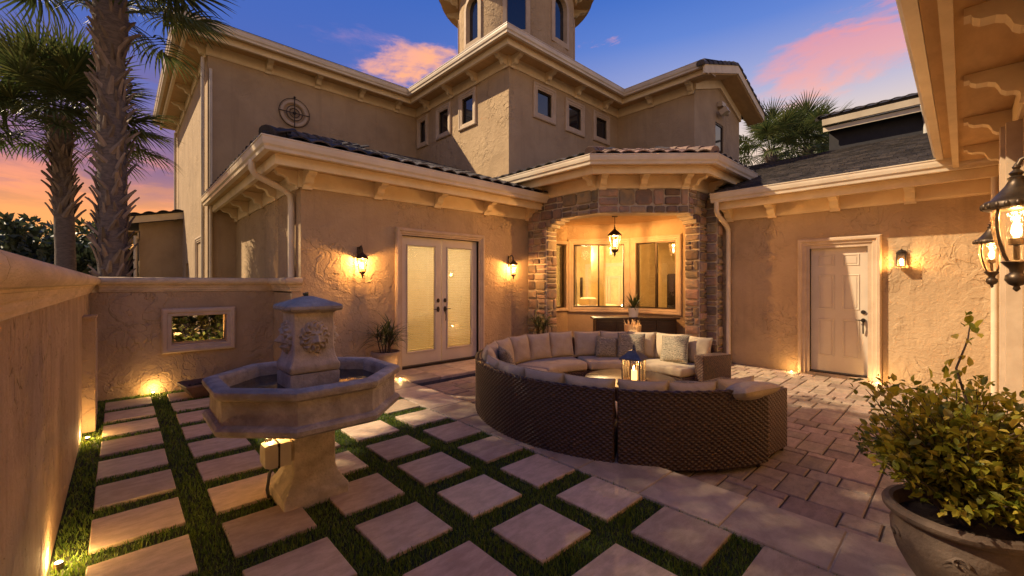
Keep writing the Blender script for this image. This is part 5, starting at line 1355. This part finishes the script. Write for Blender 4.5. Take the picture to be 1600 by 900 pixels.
# ---- big urn with shrub, right foreground
UC = Vector((3.10, .015, 0))
ur = empty('stone_urn', UC, 'large weathered concrete urn with rolled rim in the right foreground', 'planter')
obj('urn_body', MB().lathe([(.13, 0.0), (.16, .015), (.165, .05), (.14, .07), (.15, .10), (.195, .17), (.235, .25), (.258, .33), (.262, .385), (.250, .425), (.252, .445), (.275, .452), (.292, .468), (.295, .488), (.285, .504), (.265, .510), (.248, .500), (.240, .46), (.235, .40)], 56), 'concrete_urn', ur, 40, world=False)
m = MB()
for k in range(6):
    a0 = 2 * PI * k / 6
    pts = []
    for i in range(25):
        t = i / 24; a = a0 + t * 2 * PI / 6; z = .375 - .085 * math.sin(PI * t); r = .262 - max(0, (.385 - z)) * .32
        pts.append(((r + .003) * math.cos(a), (r + .003) * math.sin(a), z))
    m.tube(pts, .011, 6); m.tube([(p[0] * .995, p[1] * .995, p[2] - .024) for p in pts[2:-2]], .006, 5)
    pts = []
    for i in range(18):
        t = i / 17 * 4.4; rr_ = .034 * (1 - i / 22); a = a0 + (.0 + rr_ * math.cos(t)) / .26; z = .352 + rr_ * math.sin(t); pts.append((.266 * math.cos(a), .266 * math.sin(a), z))
    m.tube(pts, .007, 5)
obj('swag_relief', m, 'concrete_urn', ur, 60, world=False)
obj('soil', MB().lathe([(.236, .38), (.236, .43), (.12, .442), (.01, .445)], 30), 'soil', ur, 60, world=False)
sh = empty('leafy_shrub', UC + Vector((0, 0, .44)), 'yellow green leafy shrub growing in the large urn', 'shrub')
rr = random.Random(12); bm_ = MB(); leafpts = []
for k in range(130):
    a = rr.uniform(0, 6.28); el = rr.uniform(.35, 1.5); L = rr.uniform(.29, .47) * (1.22 if el > .9 else .92)
    p = Vector((rr.uniform(-.04, .04), rr.uniform(-.04, .04), 0)); d = Vector((math.cos(a) * math.cos(el) * .3, math.sin(a) * math.cos(el) * .3, 1)).normalized(); pts = [p]
    tgt = Vector((math.cos(a) * math.cos(el), math.sin(a) * math.cos(el), math.sin(el) * .9))
    for i in range(9):
        d = (d + tgt * .25 + Vector((rr.uniform(-.28, .28), rr.uniform(-.28, .28), rr.uniform(-.12, .08)))).normalized(); p = p + d * L / 7; pts.append(p)
        if i > 2:
            for q in range(5 + i // 2):
                leafpts.append((p + Vector([rr.uniform(-.05, .05) for _ in range(3)]), d.copy(), i))
    bm_.tube([UC + Vector((0, 0, .44)) + q for q in pts], [.007 * (1 - i / 12) for i in range(len(pts))], 5)
pts = [Vector((.02, -.02, 0)), Vector((.0, .0, .3)), Vector((.02, -.03, .6)), Vector((-.0, .01, .78)), Vector((.06, -.03, .92)), Vector((.06, -.04, 1.02))]
bm_.tube([UC + Vector((0, 0, .44)) + q for q in pts], [.010, .008, .006, .005, .004, .002], 6)
for q in pts[3:]:
    for _ in range(7): leafpts.append((q + Vector([rr.uniform(-.05, .05) for _ in range(3)]), Vector((0, 0, 1)), 5))
obj('branches', bm_, 'bark', sh, 60)
def leafmesh():
    v = [(0, 0, 0), (.3, .27, .09), (.68, .24, .02), (1, .04, -.20), (.68, -.24, .06), (.3, -.27, .11), (.32, 0, -.02), (.68, 0, -.09)]
    f = [(0, 6, 1), (0, 5, 6), (1, 6, 7, 2), (6, 5, 4, 7), (2, 7, 3), (7, 4, 3)]
    me = bpy.data.meshes.new('leaf'); me.from_pydata(v, [], f); me.polygons.foreach_set('use_smooth', [True] * 6); return me
LF = leafmesh(); LF.materials.append(MATS['shrub_leaf']); LV = [Vector(v.co) for v in LF.vertices]; LFc = [tuple(p.vertices) for p in LF.polygons]
leafpts = [q for q in leafpts if q[0].z > .07]; rest = MB()
leafpts.sort(key=lambda q: (q[0].x * math.sin(AZ) + q[0].y * math.cos(AZ)))
for i, (p, d, st) in enumerate(leafpts):
    s_ = rr.choice((rr.uniform(.022, .04), rr.uniform(.03, .052), rr.uniform(.045, .066))); ax = (Vector([rr.gauss(0, 1) for _ in range(3)]) + d * .6 + p.normalized() * .8); ax.normalize()
    up = (Vector((0, 0, 1)) + Vector([rr.gauss(0, .5) for _ in range(3)])); ay = up.cross(ax); ay = ay.normalized() if ay.length > .01 else ax.orthogonal(); az_ = ax.cross(ay)
    if i < 290:
        o = bpy.data.objects.new('leaf', LF); C.objects.link(o); o.parent = sh; o.location = p; o.rotation_euler = Matrix((ax, ay, az_)).transposed().to_euler(); o.scale = (s_, s_, s_)
    else: rest.add([UC + Vector((0, 0, .44)) + p + (ax * v.x + ay * v.y + az_ * v.z) * s_ for v in LV], LFc)
link('foliage', rest.mesh('foliage', 180, False), 'shrub_leaf', sh, kind='stuff')
obj('support_stake', MB().obox(UC + Vector((.17, .0, .62)), (1, 0, 0), (0, 1, 0), (0, 0, 1), .016, .008, .16), 'wood_stake', ur)

# ================================================================== PALMS
def frond_mesh(seed, L=.75, pet=.75, nseg=38, droop=.5, mt='palm_leaf'):
    rr = random.Random(seed); mb = MB(); pts = [Vector((0, 0, 0))]; d = Vector((1, 0, .25)).normalized(); p = Vector((0, 0, 0))
    for i in range(6): d = (d + Vector((0, 0, -.07))).normalized(); p = p + d * pet / 6; pts.append(p.copy())
    mb.tube(pts, [.018, .015, .012, .010, .009, .008, .007], 5)
    cost = [p.copy()]; 
    for i in range(8): d = (d + Vector((0, 0, -.13 * droop))).normalized(); p = p + d * .045; cost.append(p.copy())
    for i in range(nseg):
        t = -1 + 2 * (i + .5) / nseg; ang = t * 2.35; b = cost[int((1 - abs(t)) * 8)]
        dr = Vector((math.cos(ang), math.sin(ang), .20 - .1 * abs(t) + rr.uniform(-.08, .08))).normalized(); l = L * (.62 + .38 * math.cos(ang * .5)) * rr.uniform(.85, 1.1)
        q = b.copy(); side = Vector((-math.sin(ang), math.cos(ang), 0)); vs = []; n = 4
        for k in range(n + 1):
            tt = k / n; w_ = .025 * (1 - tt) ** .7 * (1 if k else .4) + .0008
            vs += [q - side * w_ + Vector((0, 0, .35 * w_)), q, q + side * w_ + Vector((0, 0, .35 * w_))]
            dr = (dr + Vector((0, 0, -.16 * droop * (1 + tt * 1.5)))).normalized(); q = q + dr * l / n
        o = len(mb.v); fs = []
        for k in range(n): a = k * 3; fs += [(a, a + 1, a + 4, a + 3), (a + 1, a + 2, a + 5, a + 4)]
        mb.add(vs, fs)
    me = mb.mesh('frond', None, False); me.materials.append(MATS[mt]); return me
FM = [frond_mesh(i, .72, .8, 40, d) for i, d in enumerate((.5, .9, 1.3))]; FD = [frond_mesh(9, .6, .5, 26, 2.4, 'dry_frond')]
def boot_mesh():
    mb = MB(); Ls = []
    for t, wd, o, th in ((0, .060, 0, .018), (.35, .050, .022, .020), (.7, .034, .05, .015), (1, .022, .085, .010)):
        z = t * .26; Ls.append([(o, -wd, z), (o + th, 0, z - .01), (o, wd, z), (o - .012, 0, z)])
    mb.loops(Ls); me = mb.mesh('frond_base'); me.materials.append(MATS['palm_boot']); return me
BM = boot_mesh()
def palm(x, y, h, r, label, nfr, seed, booted=(0, 1), scale=1.0, lean=(0, 0), elr=1.55, nboot=120, dry=True):
    rr = random.Random(seed); e = empty('palm_tree', (x, y, -.1), label, 'palm tree', 'palm trees round the house')
    pts = []; rad_ = []
    for i in range(22):
        t = i / 21; pts.append((lean[0] * t * t, lean[1] * t * t, (h + .1) * t)); rad_.append(r * (1.12 - .12 * t + .02 * math.sin(i * 2.3)) * (1.25 if t > .86 else 1) * (1.2 if t < .03 else 1))
    obj('trunk', MB().tube(pts, rad_, 18), 'palm_bark', e, 60, world=False)
    def at(t): i = min(20, int(t * 21)); f_ = t * 21 - i; a = Vector(pts[i]); b = Vector(pts[i + 1]); return a.lerp(b, f_)
    for k in range(nboot):
        t = booted[0] + (booted[1] - booted[0]) * (k + rr.random() * .6) / nboot; a = k * 2.39996 + rr.uniform(-.15, .15); c = at(min(.999, t)); rt_ = r * (1.08 - .12 * t) * .93
        o = bpy.data.objects.new('frond_base', BM); C.objects.link(o); o.parent = e; o.location = c + Vector((rt_ * math.cos(a), rt_ * math.sin(a), 0))
        s_ = scale * rr.uniform(.85, 1.25); o.scale = (s_ * rr.uniform(.8, 1.6), s_ * rr.uniform(.7, 1.0), s_ * rr.uniform(.9, 1.35)); o.rotation_euler = (rr.choice((-1, 1)) * rr.uniform(.1, .6), rr.uniform(-.02, .28), a)
    top = at(.995)
    for k in range(nfr):
        t = (k + .5) / nfr; el = 1.4 - elr * t + rr.uniform(-.1, .1); a = k * 2.39996 + rr.uniform(-.2, .2)
        me = FM[0] if t < .35 else FM[1] if t < .75 else FM[2]
        o = bpy.data.objects.new('frond', me); C.objects.link(o); o.parent = e; o.location = top + Vector((.1 * math.cos(a), .1 * math.sin(a), -.25 * t))
        o.rotation_euler = (rr.uniform(-.35, .35), -el, a); s_ = 1.02 * max(1, scale) * rr.uniform(.9, 1.12); o.scale = (s_, s_, s_)
    for k in range(max(3, nfr // 6) if dry else 0):
        a = k * 2.1 + .4; o = bpy.data.objects.new('dry_frond', FD[0]); C.objects.link(o); o.parent = e; o.location = top + Vector((.15 * math.cos(a), .15 * math.sin(a), -.35)); o.rotation_euler = (0, .9, a); o.scale = (scale * .8,) * 3
    return e
palm(-.08, 9.45, 6.3, .17, 'tall palm with thick diamond patterned trunk nearest the garden wall', 40, 3, (.04, .97), .80, (-.04, 0), 1.3, 300, False)
palm(-.78, 12.2, 4.95, .14, 'second palm with smoother slim trunk behind the tall one at far left', 60, 5, (.60, .97), .80, (-.10, .0), 1.6, 130, False)
for i, (px, d_, h_, n_, lab) in enumerate(((1205, 20, 8.0, 30, 'bushy fan palm behind the gable, left of the pair beyond the garage roof'), (1262, 21, 8.5, 34, 'fan palm standing beyond the garage roof, right of the pair'), (1300, 24, 8.6, 24, 'smaller fan palm crown just left of the dark neighbouring house'))):
    u = (px - 800) / 657; x = (math.sin(AZ) + u * math.cos(AZ)) * d_; y = (math.cos(AZ) - u * math.sin(AZ)) * d_
    palm(x, y, h_, .18, lab, n_, 20 + i, (.7, .99), 1.35, (0, 0), 1.55, 30)

# ================================================================== HEDGES
def leaf_cloud(cs, n, size, seed, elong=1.8):
    g_ = np.random.default_rng(seed); cs = np.array(cs); w_ = cs[:, 3] ** 2; idx = g_.choice(len(cs), n, p=w_ / w_.sum()); c = cs[idx]
    v = g_.normal(size=(n, 3)); v /= np.linalg.norm(v, axis=1)[:, None]; r = c[:, 3] * g_.uniform(.55, 1.08, n) ** .6; P_ = c[:, :3] + v * r[:, None] * [1, 1, .85]
    a = g_.normal(size=(n, 3)) + v * .8; a /= np.linalg.norm(a, axis=1)[:, None]; b = np.cross(a, g_.normal(size=(n, 3))); b /= np.linalg.norm(b, axis=1)[:, None]
    s = (size * g_.uniform(.6, 1.3, n))[:, None]; Q = np.stack([P_, P_ + a * s * elong * .5 + b * s * .4, P_ + a * s * elong, P_ + a * s * elong * .5 - b * s * .4], 1).reshape(-1, 3)
    i = np.arange(n)[:, None] * 4; return fastmesh('foliage', Q, i + [[0, 1, 2, 3]], None, False)
def bush(name, loc, label, cs, n, size, seed, mt='hedge_leaf', trunk=None, cat='shrub', kind=None, cols=None):
    e = empty(name, loc, label, cat)
    link('foliage', leaf_cloud([(c[0], c[1], c[2], c[3]) for c in cs], n, size, seed), mt, e, True)
    rr = random.Random(seed); m = MB()
    for c in cs[:14]:
        b = Vector(loc); m.tube([b, b.lerp(Vector(c[:3]), .5) + Vector((rr.uniform(-.2, .2), rr.uniform(-.2, .2), -.1)), Vector(c[:3])], [trunk or .05, (trunk or .05) * .6, .012], 6)
    obj('branches', m, 'bark', e, 60); return e
rr = random.Random(31)
for k, (px, d_, top, wd, lab) in enumerate(((-60, 12, 3.0, 1.6, 'grey green leafy tree at the far left above the garden wall'), (60, 13, 3.05, 1.5, 'leafy tree crown behind the slim palm trunk'), (120, 14, 2.9, 1.2, 'dark leafy bush between the two palm trunks'), (215, 15, 2.35, .9, 'low dark bush right of the thick palm trunk'))):
    u = (px - 800) / 657; x = (math.sin(AZ) + u * math.cos(AZ)) * d_; y = (math.cos(AZ) - u * math.sin(AZ)) * d_
    cs_ = [(x + rr.uniform(-wd, wd), y + rr.uniform(-wd, wd), top - rr.uniform(.2, 2.3), rr.uniform(.3, .6)) for _ in range(20)] + [(x + rr.uniform(-wd, wd), y + rr.uniform(-wd, wd), top + rr.uniform(-.1, .5), rr.uniform(.10, .22)) for _ in range(14)]
    bush('leafy_tree', (x, y, -.1), lab, cs_, 5200, .14, 40 + k, cat='tree')
cs_ = [(x, 9.0 + rr.uniform(-.1, .25), z, .26) for x in np.arange(.2, 1.9, .22) for z in (.5, .85, 1.2, 1.35)]
bush('garden_hedge', (1.0, 9.1, -.1), 'clipped green shrub seen through the framed opening in the back wall', cs_, 3200, .075, 51, 'pot_leaf')
bush('distant_trees', (-25, 60, -.1), 'row of trees far beyond the garden wall', [(-60 + k * 4 + rr.uniform(-1, 1), 60 + rr.uniform(-8, 8), rr.uniform(.5, 3.5), rr.uniform(1.2, 3.0)) for k in range(26)], 9000, .55, 61, cat='trees')
# spreading tree beyond the left wall: its canopy reaches over the yard above the picture and dapples the paving
ro = random.Random(5)
oc = [(ro.uniform(-7.6, -2.9), ro.uniform(9.0, 11.7), ro.uniform(9.3, 11.4), ro.uniform(.55, 1.0)) for _ in range(36)] + [(ro.uniform(-3.2, -.4), ro.uniform(8.9, 10.9), ro.uniform(9.4, 11.2), ro.uniform(.4, .75)) for _ in range(12)]
bush('oak_tree', (-6.2, 10.8, -.1), 'spreading oak beyond the left wall whose branches dapple the yard', oc, 20000, .11, 77, 'oak_leaf', .22, 'tree')
